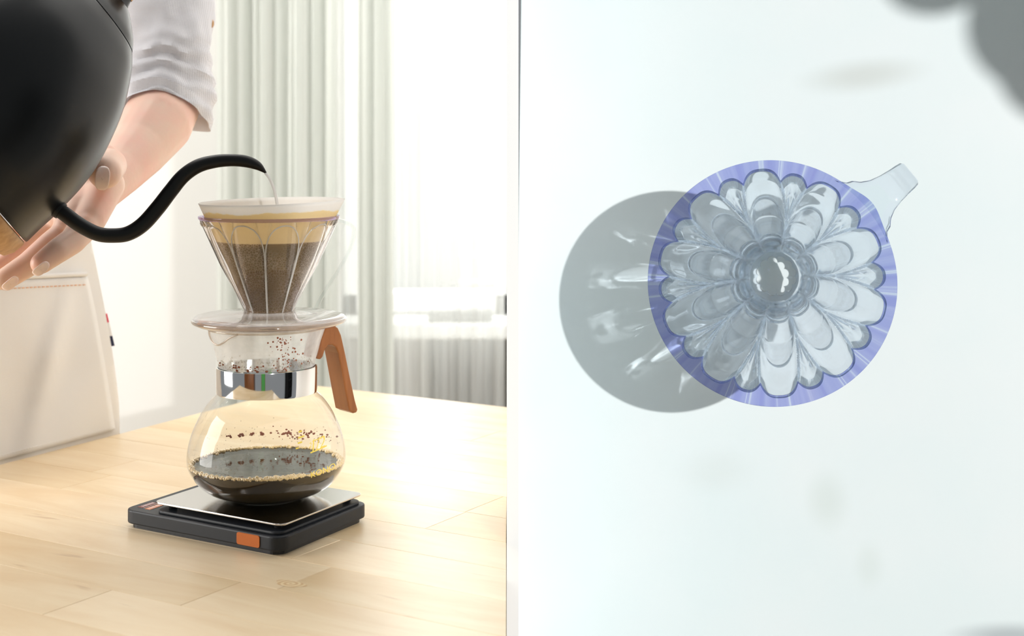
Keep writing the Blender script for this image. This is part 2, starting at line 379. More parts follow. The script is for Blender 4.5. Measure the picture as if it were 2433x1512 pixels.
# ================================================================== TABLE
K = P(732, 915, 1.0); TZ = 0.74
def on_table(px, py, z=TZ):
    d = F * (EYE - z) / (py - HY); return Vector(((px - CX) / F * d, d, z))
K = on_table(732, 915); A = on_table(0, 1105); B = on_table(1204, 968)
da = (A - K).normalized(); ud = (B - K).normalized(); nd_ = Vector((ud.y, -ud.x, 0)); nd_ = nd_ if nd_.y < 0 else -nd_
tE = 1.15
XR = lambda y: (1204 - CX) / F * y - 0.0003
poly = [K, K + da * tE]
y_front = (K + da * tE).y
poly += [Vector((XR(y_front), y_front, TZ)), Vector((XR(GY), GY, TZ)), Vector((GX0 - 0.0004, GY, TZ)), Vector((GX0 - 0.0004, B.y, TZ))]
def clip(pg, nrm, c):   # keep points with p.nrm <= c
    out = []
    for i in range(len(pg)):
        a, b = pg[i], pg[(i + 1) % len(pg)]; fa, fb = a.dot(nrm) - c, b.dot(nrm) - c
        if fa <= 0: out.append(a)
        if fa * fb < 0: out.append(a + (b - a) * (fa / (fa - fb)))
    return out
table = empty('dining_table', (-0.45, 0.95, 0.0), 'pale birch table of glued staves with the coffee scale on it', 'table')
rnd = random.Random(3)
BW = 0.052
def uv(p): q = p - K; return Vector((q.dot(ud), q.dot(nd_)))
pg = [uv(p) for p in poly]
umin = min(p.x for p in pg); umax = max(p.x for p in pg); vmax = max(p.y for p in pg)
v = 0.0; row = 0
bR = math.atan2(ud.y, ud.x)
while v < vmax:
    row += 1; u = umin - rnd.uniform(0, 0.3)
    while u < umax:
        L = rnd.uniform(0.22, 0.5); g = 0.00012
        q = pg
        for n_, c in ((Vector((1, 0)), u + L - g), (Vector((-1, 0)), -(u + g)), (Vector((0, 1)), v + BW - g), (Vector((0, -1)), -(v + g))):
            q = clip(q, n_, c)
            if len(q) < 3: break
        if len(q) >= 3:
            ar = abs(sum(q[i].x * q[(i + 1) % len(q)].y - q[(i + 1) % len(q)].x * q[i].y for i in range(len(q)))) / 2
            qq = [q[i] for i in range(len(q)) if (q[i] - q[i - 1]).length > 1e-4]
            if ar > 2e-5 and len(qq) >= 3:
                c0 = sum(qq, Vector((0, 0))) / len(qq)
                V, Fc = extrude_poly([(p.x - c0.x, -(p.y - c0.y)) for p in qq], -0.024, 0.0, 0.00025, 1)
                o = mk('board', V, Fc, M_board, table, smooth=False)
                w = K + ud * c0.x + nd_ * c0.y
                o.matrix_world = Matrix.Translation((w.x, w.y, TZ + rnd.uniform(-0.00006, 0.0))) @ Matrix.Rotation(bR, 4, 'Z')
        u += L
    v += BW
# frame and legs
def leg(x, y): mk('leg', *box(x - 0.025, x + 0.025, y - 0.025, y + 0.025, 0, TZ - 0.024, 0.003), M_edge, table, smooth=False)
e1p = K + da * 0.09 + ud * 0.09
for p in (e1p, K + da * 1.05 + ud * 0.09): leg(p.x, p.y)
leg(-0.06, 0.66); leg(-0.06, 1.30)
def rail(a, b):
    d = (b - a).normalized(); n = Vector((-d.y, d.x, 0)) * 0.009
    mk('rail', *extrude_poly([(a - n)[:2], (b - n)[:2], (b + n)[:2], (a + n)[:2]], TZ - 0.09, TZ - 0.0245), M_edge, table, smooth=False)
rail(e1p, K + da * 1.05 + ud * 0.09); rail(e1p, Vector((-0.06, 1.30, 0)))
# knot in the wood
kn = on_table(690, 1388)
t = MT('wood_knot'); b_ = t.n('ShaderNodeBsdfPrincipled', i_Roughness=0.35); tc = t.n('ShaderNodeTexCoord'); wv = t.n('ShaderNodeTexWave', i_Scale=90.0, i_Distortion=3.0, wave_type='RINGS', rings_direction='Z')
t.l(tc.outputs['Object'], wv.inputs[0]); t.l(t.ramp(wv.outputs[1], [(0.2, (0.70, 0.47, 0.24)), (0.8, (0.87, 0.69, 0.43))]), b_.inputs[0]); t.l(b_.outputs[0], t.out.inputs[0])
M_knot = t.m
ko = mk('knot', [Vector((0.011 * math.cos(a) * (1 + 0.15 * math.sin(3 * a)), 0.0055 * math.sin(a), 0.0)) for a in [2 * PI * k / 24 for k in range(24)]] + [Vector((0, 0, 0.0001))],
        [(k, (k + 1) % 24, 24) for k in range(24)], M_knot, table)
ko.matrix_world = Matrix.Translation((kn.x, kn.y, TZ + 0.00008)) @ Matrix.Rotation(bR, 4, 'Z')

# ================================================================== SCALE
a1, a2 = math.radians(27.5), math.radians(-58.5)
E1 = Vector((math.sin(a1), math.cos(a1), 0)); E2 = Vector((math.sin(a2), math.cos(a2), 0))
scale = empty('kitchen_scale', on_table(600, 1270), 'dark slate flat kitchen scale under the carafe with orange button', 'scale')
F0 = on_table(666, 1323, TZ + 0.001); F0.z = 0
def para(o, l1, l2, r, n=6):     # rounded parallelogram around corner o
    c = o + E1 * l1 / 2 + E2 * l2 / 2
    return [tuple((c + E1 * y + E2 * x)[:2]) for x, y in rrect(l2, l1, r, n)]
def layer(name, inset, l1, l2, r, z0, z1, bev, mat, off1=0, off2=0, seg=2, label=None):
    o = F0 + E1 * (inset + off1) + E2 * (inset + off2)
    V, Fc = extrude_poly(para(o, l1 - 2 * inset, l2 - 2 * inset, r), z0, z1, bev, seg)
    return fixn(mk(name, V, Fc, mat, scale, smooth=False, label=label))
SL1, SL2 = 0.104, 0.1425
layer('housing', 0.0, SL1, SL2, 0.009, TZ + 0.0030, TZ + 0.0125, 0.0012, M_slate)
layer('underside', 0.003, SL1, SL2, 0.008, TZ + 0.0, TZ + 0.0032, 0.0, M_slate2)
layer('tray', 0.0035, SL1, SL2 - 0.024, 0.007, TZ + 0.0124, TZ + 0.0146, 0.0008, M_slate)
# weighing plate carried on four studs
pl = layer('weighing_plate', 0.0, 0.0955, 0.116, 0.006, TZ + 0.0176, TZ + 0.0190, 0.0004, M_brush, off1=0.007, off2=0.004, label='thin steel weighing plate')
for i in (0.12, 0.88):
    for j in (0.10, 0.90):
        c = F0 + E1 * (0.002 + SL1 * i) + E2 * ((SL2 - 0.024) * j + 0.001)
        mk('stud', *lathe([(0.0028, 0), (0.0028, 0.0034)], Matrix.Translation((c.x, c.y, TZ + 0.0145)), 20, True), M_gap, scale)
# button on the long front side
def side_pt(u, z, out=0.0):  # u along E2 from the front corner; out of the long side
    nrm = Vector((E2.y, -E2.x, 0)); nrm = nrm if nrm.y < 0 else -nrm
    p = F0 + E2 * u + nrm * out; return Vector((p.x, p.y, z))
bb = rrect(0.0195, 0.0078, 0.0015, 4)
V = [side_pt(0.027 + x, TZ + 0.0078 + y, 0.0006) for x, y in bb] + [side_pt(0.027 + x, TZ + 0.0078 + y, -0.001) for x, y in bb]
n = len(bb); Fc = [tuple(range(n))] + [tuple(range(n, 2 * n))[::-1]] + [(k, (k + 1) % n, n + (k + 1) % n, n + k) for k in range(n)]
fixn(mk('button', V, Fc, M_orange, scale, smooth=False, label='orange side button'))
# printed badge on the exposed strip
def top_quad(u0, u1, v0, v1, z, name, mat):
    pts = [F0 + E2 * u + E1 * w for u, w in ((u0, v0), (u1, v0), (u1, v1), (u0, v1))]
    mk(name, *extrude_poly([p[:2] for p in pts], z, z + 0.0002), mat, scale, smooth=False)
ZS = TZ + 0.0125
top_quad(0.1315, 0.1365, 0.009, 0.024, ZS, 'badge', M_red)
top_quad(0.1300, 0.1308, 0.009, 0.026, ZS, 'badge_line', M_pale)
top_quad(0.1235, 0.1285, 0.008, 0.024, ZS, 'badge', M_orange2)
for k in range(6):
    top_quad(0.1326, 0.1354, 0.0115 + 0.002 * k, 0.0124 + 0.002 * k + 0.0004 * (k % 2), ZS + 0.00015, 'badge_letter', M_pale)
for k in range(7):
    top_quad(0.1246, 0.1274, 0.0095 + 0.0019 * k, 0.0101 + 0.0019 * k + 0.0003 * (k % 3), ZS + 0.00015, 'badge_letter', M_pale)

# ================================================================== CARAFE
CD = 1.0
CC = Vector(((634 - CX) / F, CD, 0))
def zc(y): return EYE + (HY - y) / F
def R(px): return px / F
PLATE = TZ + 0.0190
def cprof(lst): return [(R(r), zc(y)) for r, y in lst]
zoff = PLATE - zc(1203)
def cz(y): return zc(y) + (zoff if y > 1150 else zoff * max(0, (y - 1000) / 150) if y > 1000 else 0)
bodyp = [(0.5, 1197), (60, 1199), (78, 1203), (88, 1201), (112, 1194), (140, 1182), (160, 1166), (174, 1146), (183, 1125), (186, 1105), (185, 1080), (180, 1050), (171, 1018), (157, 985), (143, 962), (129, 944), (119, 934), (114.5, 926), (113.5, 900), (113.5, 868)]
def smoothprof(lst, sub=5):
    pts = catmull([Vector((r, y, 0)) for r, y in lst], sub); return [(p.x, p.y) for p in pts]
carafe = empty('glass_carafe', (CC.x, CC.y, PLATE), 'round glass coffee carafe with steel band and wooden handle on the scale', 'carafe')
MC = Matrix.Translation((CC.x, CC.y, 0))
sp_ = [(max(r, 0.3), y) for r, y in smoothprof(bodyp)]
fixn(mk('bowl', *lathe([(R(r), cz(y)) for r, y in sp_], MC, 128), M_carafe, carafe))
neckp = smoothprof([(113.5, 868), (115, 855), (120, 838), (127, 812), (134, 792), (139, 777)])
def neckr(y):
    for i in range(len(neckp) - 1):
        if neckp[i + 1][1] <= y <= neckp[i][1]:
            t_ = (neckp[i][1] - y) / (neckp[i][1] - neckp[i + 1][1] + 1e-9); return neckp[i][0] + t_ * (neckp[i + 1][0] - neckp[i][0])
    return 113.5
mk('neck', *lathe([(R(r), zc(y)) for r, y in neckp], MC, 128), M_neck, carafe, label='steamed glass neck with brown spatter')
mk('rim_bead', *tube([Vector((CC.x + R(139) * math.cos(a), CC.y + R(139) * math.sin(a), zc(777))) for a in [2 * PI * k / 96 for k in range(96)]], R(2.5), 8, closed=True), M_bead, carafe)
def on_neck(px, y, out=0.0):    # point of the near side of the neck
    r = neckr(min(max(y, 778), 868)) + out; s = (px - 634); s = max(-r + 0.5, min(r - 0.5, s))
    return Vector((CC.x + R(s), CC.y - R(math.sqrt(r * r - s * s)), zc(y)))
def on_bowl(px, y, out=0.4, far=False):
    r = 0
    for i in range(len(sp_) - 1):
        if min(sp_[i][1], sp_[i + 1][1]) <= y <= max(sp_[i][1], sp_[i + 1][1]): r = max(r, sp_[i][0])
    r += out; s = px - 634; s = max(-r + 0.5, min(r - 0.5, s)); yy = R(math.sqrt(max(r * r - s * s, 0)))
    return Vector((CC.x + R(s), CC.y + (yy if far else -yy), cz(y)))
lip = catmull([on_neck(511, 777, 1.5), on_neck(512, 788, 4), on_neck(520, 802, 5), on_neck(535, 808, 4), on_neck(552, 800, 3), on_neck(570, 787, 1.5), on_neck(590, 778, 1)], 8)
mk('pour_lip', *tube(lip, R(2.3), 10), M_bead, carafe)
bandz = [(118.2, 870), (118.8, 873), (118.8, 928), (118.2, 931), (114.5, 931), (114.5, 870), (118.2, 870)]
fixn(mk('steel_band', *lathe([(R(r), zc(y)) for r, y in bandz], MC, 128), M_steel, carafe))
# handle: profile in a radial plane pointing right and back
ph = math.radians(40); rho = Vector((math.cos(ph), math.sin(ph), 0)); tau = Vector((math.sin(ph), -math.cos(ph), 0))
hp = [(119 + (r_h - 119) * 0.91, y_h) for r_h, y_h in [(119, 853), (124, 838), (134, 806), (147, 782), (155, 775), (172, 772), (186, 780), (196, 797), (209, 840), (224, 895), (240, 950), (249, 974), (246, 981), (235, 983), (222, 978), (208, 925), (194, 868), (187, 840), (179, 826), (168, 820), (155, 821), (145, 831), (138, 848), (131, 855)]]
HW = 33
def hpt(r, y, w):
    p = CC + rho * R(r) + tau * R(w); p.z = EYE + (HY - y) / F * p.y; return p
bm = bmesh.new()
fr_ = [bm.verts.new(hpt(r, y, HW)) for r, y in hp]; f_ = bm.faces.new(fr_)
ex = bmesh.ops.extrude_face_region(bm, geom=[f_]); bmesh.ops.translate(bm, verts=[v_ for v_ in ex['geom'] if isinstance(v_, bmesh.types.BMVert)], vec=-tau * R(HW * 2))
bmesh.ops.recalc_face_normals(bm, faces=bm.faces)
es = [e for e in bm.edges if len(e.link_faces) == 2 and e.calc_face_angle() > 0.9]
bmesh.ops.bevel(bm, geom=es, offset=R(4), segments=3, affect='EDGES', profile=0.5)
bm.verts.index_update(); V = [v_.co.copy() for v_ in bm.verts]; Fc = [tuple(v_.index for v_ in q.verts) for q in bm.faces]; bm.free()
mk('handle', V, Fc, M_walnut, carafe, smooth=False, label='oiled brown wooden handle like an upturned V')
mk('clamp_screw', *tube([CC + rho * R(113) + Vector((0, 0, zc(897))) + tau * R(12), CC + rho * R(127) + Vector((0, 0, zc(897))) + tau * R(12)], R(10), 20), M_walnut, carafe)
# gold measuring print, on the glass surface
def text_on(txt, cx, cy, h, slant, fn, name, mat, parent, wscale=1.0):
    cu = bpy.data.curves.new('t', 'FONT'); cu.body = txt; cu.size = 1.0; cu.resolution_u = 3
    to = bpy.data.objects.new('t', cu); COL.objects.link(to)
    me = bpy.data.meshes.new_from_object(to.evaluated_get(bpy.context.evaluated_depsgraph_get())); bpy.data.objects.remove(to)
    xs = [v_.co.x for v_ in me.vertices]; ys = [v_.co.y for v_ in me.vertices]; w = max(xs) - min(xs); hh = max(ys) - min(ys)
    V = []
    for v_ in me.vertices:
        x = (v_.co.x - min(xs) - w / 2) / hh * h * wscale; y = (v_.co.y - min(ys)) / hh * h
        V.append(fn(cx + x, cy - y + slant * x))
    Fc = [tuple(p_.vertices) for p_ in me.polygons]; bpy.data.meshes.remove(me)
    return mk(name, V, Fc, mat, parent, smooth=False)
text_on('KONO', 782, 1119, 17, -0.2, lambda x, y: on_bowl(x, y, 1.0), 'print', M_gold, carafe, 0.66)
text_on('2', 756, 1042, 12, -0.2, lambda x, y: on_bowl(x, y, 1.0), 'print', M_gold, carafe, 0.6)
text_on('1/2', 773, 1051, 30, -0.2, lambda x, y: on_bowl(x, y, 1.0), 'print', M_gold, carafe, 0.55)
for (x0, y0, x1, y1, w) in ((757, 1056, 788, 1047, 1.6), (760, 1028, 782, 1021, 1.2), (730, 1000, 736, 998, 2), (730, 1014, 741, 1011, 2), (730, 1027, 738, 1025, 2), (726, 1040, 732, 1039, 1.6)):
    mk('print', *tube([on_bowl(x0 + (x1 - x0) * k / 4, y0 + (y1 - y0) * k / 4, 0.6) for k in range(5)], R(w), 6), M_gold, carafe)
# droplets and splashes, far too many to count
rr = random.Random(11)
def blob(p, r, s=(1, 1, 1)): return ball(p, r, 7, 5, s=s)
drops = []; spl = []
for k in range(260):
    x = rr.uniform(525, 745); y = 866 - abs(rr.gauss(0, 1)) * 14
    if y < 785: continue
    drops.append(blob(on_neck(x, y, 0.2), R(rr.uniform(0.7, 2.2)), (1, 0.5, 1)))
for k in range(75):
    x = rr.gauss(697, 16); y = rr.uniform(785, 866)
    if abs(x - 634) > 112: continue
    spl.append(blob(on_neck(x, y, 0.2), R(rr.uniform(0.7, 2.6)), (1, 0.5, 1)))
for k in range(30):
    spl.append(blob(on_neck(rr.gauss(615, 40), rr.uniform(852, 867), 0.2), R(rr.uniform(0.7, 2.6)), (1.5, 0.5, 1)))
for k in range(170):
    x = rr.uniform(470, 800); y = rr.gauss(1085, 22)
    if y > 1125 or y < 990: continue
    drops.append(blob(on_bowl(x, y, 0.2, far=rr.random() < .5), R(rr.uniform(0.7, 2.0)), (1, 0.5, 1)))
for k in range(70):
    x = rr.gauss(690, 45); y = rr.gauss(1080, 10)
    if abs(x - 634) > 165 or y > 1100: continue
    spl.append(blob(on_bowl(x, y, -1.0, far=True), R(rr.uniform(0.8, 2.8)), (1.3, 0.5, 1)))
for x in (516, 541, 567, 592, 643, 660):
    for q in range(5): spl.append(blob(on_bowl(x + rr.uniform(-6, 6), 1078 + rr.uniform(-2, 7), -1.0, far=True), R(rr.uniform(1.5, 3.4)), (1.2, 0.5, 1)))
for V_F, nm, mt, lb in ((merge(drops), 'droplets', M_drop, 'tiny clear droplets'), (merge(spl), 'spatter', M_splash, 'brown coffee spatter')):
    o = mk(nm, *V_F, mt, carafe, label=lb); o['kind'] = 'stuff'
# brewed coffee in the bowl
CL = 1118
inner = [(r - 2.2, y) for r, y in sp_ if y >= CL and r > 3]
inner = [(r, y) for r, y in inner if r > 0.5]
coffee = empty('brewed_coffee', (CC.x, CC.y, PLATE + 0.002), 'dark brewed coffee pooled in the bottom of the carafe', 'coffee')
cp = [(0.0003, cz(1197) + R(3))] + [(R(r), cz(y) + (R(3) if r < 90 else 0)) for r, y in inner]
rt = R(183 - 2.0); zt = zc(CL) + zoff * (CL - 1000) / 150
cp += [(rt - R(1), zt), (rt - R(5), zt - R(1.5)), (rt * 0.7, zt - R(1.6)), (rt * 0.3, zt - R(1.5)), (0.0003, zt - R(1.5))]
fixn(mk('liquid', *lathe(cp, MC, 128), M_coffee, coffee))
bub = []
for k in range(900):
    a = rr.uniform(0, 2 * PI); big = rr.random() < 0.12
    r_ = R(181.0 - abs(rr.gauss(0, 3.5)) - (rr.uniform(0, 8) if big else 0)); s_ = R(rr.uniform(3.2, 5.0) if big else rr.uniform(1.6, 3.2))
    bub.append(ball((CC.x + r_ * math.cos(a), CC.y + r_ * math.sin(a), zt + rr.uniform(-1, 1.5) / F), s_, 8, 6))
for k in range(60):
    a = rr.gauss(-1.2, 0.16); r_ = R(175 - abs(rr.gauss(0, 7)))
    bub.append(ball((CC.x + r_ * math.cos(a), CC.y + r_ * math.sin(a), zt + 0.0003), R(rr.uniform(2, 5)), 10, 7))
o = mk('froth', *merge(bub), M_foam, coffee, label='ring of golden bubbles'); o['kind'] = 'stuff'

# ================================================================== DRIPPERS
def petal_wave(th, t, n=10):
    """outward bulge (0..1) of the fluted cone: broad petals and, near the rim, small fans between them"""
    a = (th / (2 * PI) * n) % 1.0; d = abs(a - 0.5) * 2     # 0 at petal centre, 1 between
    w = 1.0 if t < 0.55 else 1.0 - 0.42 * ((t - 0.55) / 0.45) ** 1.5
    m = 1 - (d / w) ** 3 if d < w else 0.0
    s = 0.0
    if t > 0.58:
        w2 = 0.03 + 0.39 * ((t - 0.58) / 0.42) ** 0.85; e = 1 - d
        if e < w2: s = 0.80 * (1 - (e / w2) ** 2.5) * min(1, (t - 0.58) / 0.22)
    return max(m, s)
def cone_shell(M, rb, rt_, z0, z1, bulge, thick, nth=360, nt=70, rings=True, phase=0.0, curve=0.0, follow=0.97):
    ts = [i / nt for i in range(nt + 1)]
    outer = []; inn = []
    for t in ts:
        ro = []; ri = []
        r0 = rb + (rt_ - rb) * t * (1 - curve) - bulge; tk = thick * (1 - 0.85 * max(0.0, (t - 0.93) / 0.07)) * (0.3 + 0.7 * min(1, t / 0.05)); z = z0 + (z1 - z0) * t
        amp = -0.12 + 1.12 * min(1, t / 0.5)
        g = 0.0
        if rings:
            for c_ in (0.20, 0.235, 0.27): g += math.exp(-((t - c_) / 0.010) ** 2) * 0.0012
        for k in range(nth):
            th = 2 * PI * k / nth; w = petal_wave(th - phase, t) * amp
            b_ = bulge * w
            if curve:      # the scooped outer end of each petal starts on an elliptical line
                dd_ = abs(((th - phase) / (2 * PI) * 10) % 1.0 - 0.5) * 2; te = 0.81 - 0.31 * dd_ ** 2
                q_ = max(0.0, (t - te) / (1 - te)); b_ += (rt_ - rb) * curve * (q_ * q_ * (3 - 2 * q_) * 0.6 + 0.4 * q_)
            ro.append(M @ Vector(((r0 + b_) * math.cos(th), (r0 + b_) * math.sin(th), z)))
            r2 = r0 + b_ * follow - tk + g
            ri.append(M @ Vector((r2 * math.cos(th), r2 * math.sin(th), z + tk * 0.2)))
        outer.append(ro); inn.append(ri)
    rows = outer + inn[::-1]
    return grid(rows, close_u=True, close_v=True)
# ---- left dripper on the carafe
DX = (640 - CX) / F; DC = Matrix.Translation((DX, CD, 0))
drip = empty('coffee_dripper', (DX, CD, zc(775)), 'clear fluted plastic dripper holding a filter on top of the carafe', 'dripper', None)
fixn(mk('cone', *cone_shell(DC, R(66), R(164), zc(738), zc(521), R(10), R(3), rings=False, follow=0.92, phase=math.radians(-90 + 5), nth=420, nt=60), M_plastic, drip))
rimp = [(166, 513), (166, 518), (163, 521), (156, 521), (156, 513), (166, 513)]
fixn(mk('rim', *lathe([(R(r), zc(y)) for r, y in rimp], DC, 120), M_rimL, drip, label='faint lavender rim'))
fl = [(60, 737), (66, 737), (80, 741), (120, 745), (165, 748), (176, 751), (180, 757), (177, 765), (168, 770), (120, 769), (60, 767)]
fixn(mk('base_disc', *lathe([(R(r), zc(y - 0)) for r, y in fl], DC, 128), M_flange, drip, label='clear round base disc'))
mk('disc_edge', *tube([Vector((DX + R(177) * math.cos(a), CD + R(177) * math.sin(a), zc(760))) for a in [2 * PI * k / 96 for k in range(96)]], R(5.5), 12, closed=True), M_bead, drip)
hpth = catmull([Vector((DX + R(158), CD + R(22), zc(524))), Vector((DX + R(196), CD + R(40), zc(545))), Vector((DX + R(180), CD + R(40), zc(610))), Vector((DX + R(125), CD + R(30), zc(700))), Vector((DX + R(105), CD + R(25), zc(738)))], 8)
mk('handle', *tube(hpth, R(5), 12), M_glass, drip, label='clear loop handle')
# raised petal outlines moulded on the outside of the cone
for kk in range(10):
    thc = math.radians(-85) + 2 * PI * (kk + 0.5) / 10; pts = []
    for i in range(61):
        f = i / 60; sgn = -1 if f < 0.5 else 1; u_ = 1 - abs(2 * f - 1)
        t_ = math.sin(u_ * PI / 2) ** 0.9 * 0.965; w_ = 0.97 if t_ < 0.6 else 0.97 * max(0.0, 1 - ((t_ - 0.6) / 0.366) ** 2.3) ** 0.5
        rr_ = R(66 + (164 - 66) * t_ - 10 + (10 if t_ > 0.93 else 5) * (0.55 if t_ < 0.6 else 0.55 + 0.3 * (1 - w_)) * min(1, t_ * 2)) + 0.0006
        an = thc + sgn * w_ * PI / 10
        pts.append(Vector((DX + rr_ * math.cos(an), CD + rr_ * math.sin(an), zc(738 + (521 - 738) * t_))))
    mk('petal_rib', *tube(pts, R(1.5), 8), M_rib, drip)
# ---- filter paper
def filter_mat():
    t = MT('filter_paper'); geo = t.n('ShaderNodeNewGeometry'); sx = t.n('ShaderNodeSeparateXYZ'); t.l(geo.outputs['Position'], sx.inputs[0])
    tc = t.n('ShaderNodeTexCoord'); nz = t.n('ShaderNodeTexNoise', i_Scale=38.0, i_Detail=4.0); t.l(tc.outputs['Object'], nz.inputs[0])
    m = t.n('ShaderNodeMath', operation='MULTIPLY_ADD'); m.inputs[1].default_value = 0.013; t.l(nz.outputs[0], m.inputs[0]); t.l(sx.outputs[2], m.inputs[2])
    mr = t.n('ShaderNodeMapRange'); mr.inputs[1].default_value = zc(760); mr.inputs[2].default_value = zc(460) + 0.0065; t.l(m.outputs[0], mr.inputs[0])
    def pos(y): return (zc(y) + 0.0065 - zc(760)) / (zc(460) + 0.0065 - zc(760))
    def pos2(y): return (zc(y) - zc(760)) / (zc(460) + 0.0065 - zc(760))
    wet = (0.94, 0.83, 0.58)
    dry = t.ramp(mr.outputs[0], [(0.0, wet), (pos(500) - 0.004, (0.93, 0.80, 0.52)), (pos(500) + 0.006, (0.92, 0.90, 0.87))])
    mrz = t.n('ShaderNodeMapRange'); mrz.inputs[1].default_value = zc(760); mrz.inputs[2].default_value = zc(460) + 0.0065; t.l(sx.outputs[2], mrz.inputs[0])
    soak = t.ramp(mrz.outputs[0], [(0.0, (1, 1, 1)), (pos2(572), (1, 1, 1)), (pos2(572) + 0.006, (0, 0, 0))])
    vo = t.n('ShaderNodeTexVoronoi', i_Scale=560.0, feature='DISTANCE_TO_EDGE'); t.l(tc.outputs['Object'], vo.inputs[0])
    brown = t.ramp(vo.outputs['Distance'], [(0.0, (0.85, 0.72, 0.55)), (0.09, (0.42, 0.30, 0.16)), (0.5, (0.33, 0.23, 0.11))])
    n2 = t.n('ShaderNodeTexNoise', i_Scale=26.0, i_Detail=2.0); t.l(tc.outputs['Object'], n2.inputs[0])
    f2 = t.ramp(n2.outputs[0], [(0.34, (0, 0, 0)), (0.52, (1, 1, 1))])
    bm_ = t.n('ShaderNodeMixRGB'); t.l(f2, bm_.inputs[0]); bm_.inputs[1].default_value = (0.36, 0.25, 0.12, 1); t.l(brown, bm_.inputs[2])
    mx = t.n('ShaderNodeMixRGB'); t.l(soak, mx.inputs[0]); t.l(dry, mx.inputs[1]); t.l(bm_.outputs[0], mx.inputs[2])
    d = t.n('ShaderNodeBsdfDiffuse'); tl = t.n('ShaderNodeBsdfTranslucent'); t.l(mx.outputs[0], d.inputs[0]); t.l(mx.outputs[0], tl.inputs[0])
    n3 = t.n('ShaderNodeTexNoise', i_Scale=300.0, i_Detail=3.0); t.l(tc.outputs['Object'], n3.inputs[0])
    bp = t.n('ShaderNodeBump', i_Strength=0.5, i_Distance=0.0008); t.l(n3.outputs[0], bp.inputs['Height']); t.l(bp.outputs[0], d.inputs['Normal'])
    ms = t.n('ShaderNodeMixShader'); ms.inputs[0].default_value = 0.5; t.l(d.outputs[0], ms.inputs[1]); t.l(tl.outputs[0], ms.inputs[2])
    t.l(ms.outputs[0], t.out.inputs[0]); return t.m
M_filter = filter_mat()
rows = []
for i in range(31):
    t_ = i / 30; y = 740 - (740 - 478) * t_; row = []
    for k in range(144):
        a = 2 * PI * k / 144; r = 50 + (168 - 50) * t_ + 1.5 * math.sin(3 * a + 1) * t_
        if t_ > 0.8: r += 1.2 * math.sin(7 * a) * (t_ - 0.8) * 5
        yy = y + (-5 * math.cos(a - 0.6) * (t_ ** 6))
        r += 9 * max(0, math.cos(a)) ** 12 * t_ ** 3
        row.append(Vector((DX + R(r) * math.cos(a), CD + R(r) * math.sin(a), zc(yy))))
    rows.append(row)
VF = grid(rows, close_u=True)
fo = mk('paper_filter', *VF, M_filter); tag(fo, 'conical paper filter standing in the clear dripper, stained tan with white top', 'filter')
so = fo.modifiers.new('s', 'SOLIDIFY'); so.thickness = 0.00025
# coffee slurry in the filter
VF = lathe([(0.0003, zc(736)), (R(48), zc(736)), (R(121), zc(576)), (R(119), zc(573)), (R(60), zc(577)), (0.0003, zc(576))], DC, 72)
go = fixn(mk('coffee_grounds', *VF, M_grounds)); tag(go, 'wet brown bed of coffee grounds inside the paper filter', 'coffee'); go['kind'] = 'stuff'
# water stream
ws = catmull([P(630, 411, 1.0), P(640, 424, 1.0), P(648, 441, 1.0), P(654, 460, 1.0), P(659, 490, 1.0), P(662, 530, 1.0), P(664, 571, 1.0)], 6)
t = MT('pouring_water'); d = t.n('ShaderNodeBsdfTransparent'); g = t.n('ShaderNodeBsdfDiffuse'); g.inputs[0].default_value = (0.98, 0.98, 0.98, 1); tl = t.n('ShaderNodeBsdfTranslucent'); a_ = t.n('ShaderNodeMixShader'); a_.inputs[0].default_value = 0.5; b2 = t.n('ShaderNodeMixShader'); b2.inputs[0].default_value = 0.85
t.l(g.outputs[0], a_.inputs[1]); t.l(tl.outputs[0], a_.inputs[2]); t.l(d.outputs[0], b2.inputs[1]); t.l(a_.outputs[0], b2.inputs[2]); t.l(b2.outputs[0], t.out.inputs[0])
wo = mk('water_stream', *tube(ws, [R(3.0 + 1.2 * i / len(ws)) for i in range(len(ws))], 14), t.m); tag(wo, 'thin stream of hot water falling from the spout tip', 'water')

# ---- right dripper seen from above
S = 0.0862
DB = Matrix.Translation(BASE_C) @ BM.to_3x3().to_4x4()
rd = empty('coffee_dripper', BASE_C, 'empty clear petal-shaped dripper seen from above beside its round shadow', 'dripper')
RT = 0.0800; RB = 0.0295
zb, zt_ = 0.030, HR - 0.0022
PH = math.radians(95 - 18)
fixn(mk('cone', *cone_shell(DB, RB, RT + 0.0005, zb, zt_, 0.0085, 0.0026, nth=960, nt=100, phase=PH, curve=0.20), M_plasticR, rd, label='clear cone of ten petals with small fans'))
# rim annulus with scalloped inner edge and the handle growing out of it
RO = S; hang = math.atan2(673 - 408, 2155 - 1830)
hv = Vector((math.cos(hang), math.sin(hang)))
def outer_pt(th):
    return Vector((RO * math.cos(th), RO * math.sin(th)))
nr = 400; rows = [[], [], [], []]
def wave_top(th): return RT - 0.0085 + 0.0085 * petal_wave(th - PH, 1.0) - 0.0015
for k in range(nr):
    th = 2 * PI * k / nr
    ri = wave_top(th)
    # outline: circle that swells into the handle root
    dth = (th - hang + PI) % (2 * PI) - PI
    ro_ = RO + 0.0035 * math.exp(-(dth / 0.16) ** 2)
    c, s = math.cos(th), math.sin(th)
    rows[0].append(DB @ Vector((ri * c, ri * s, HR - 0.0020))); rows[1].append(DB @ Vector((ri * c, ri * s, HR)))
    rows[2].append(DB @ Vector((ro_ * c, ro_ * s, HR))); rows[3].append(DB @ Vector((ro_ * c, ro_ * s, HR - 0.0020)))
fixn(mk('rim', *grid(rows, close_u=True, close_v=True), M_lav, rd, label='flat lavender rim with scalloped inner edge'))
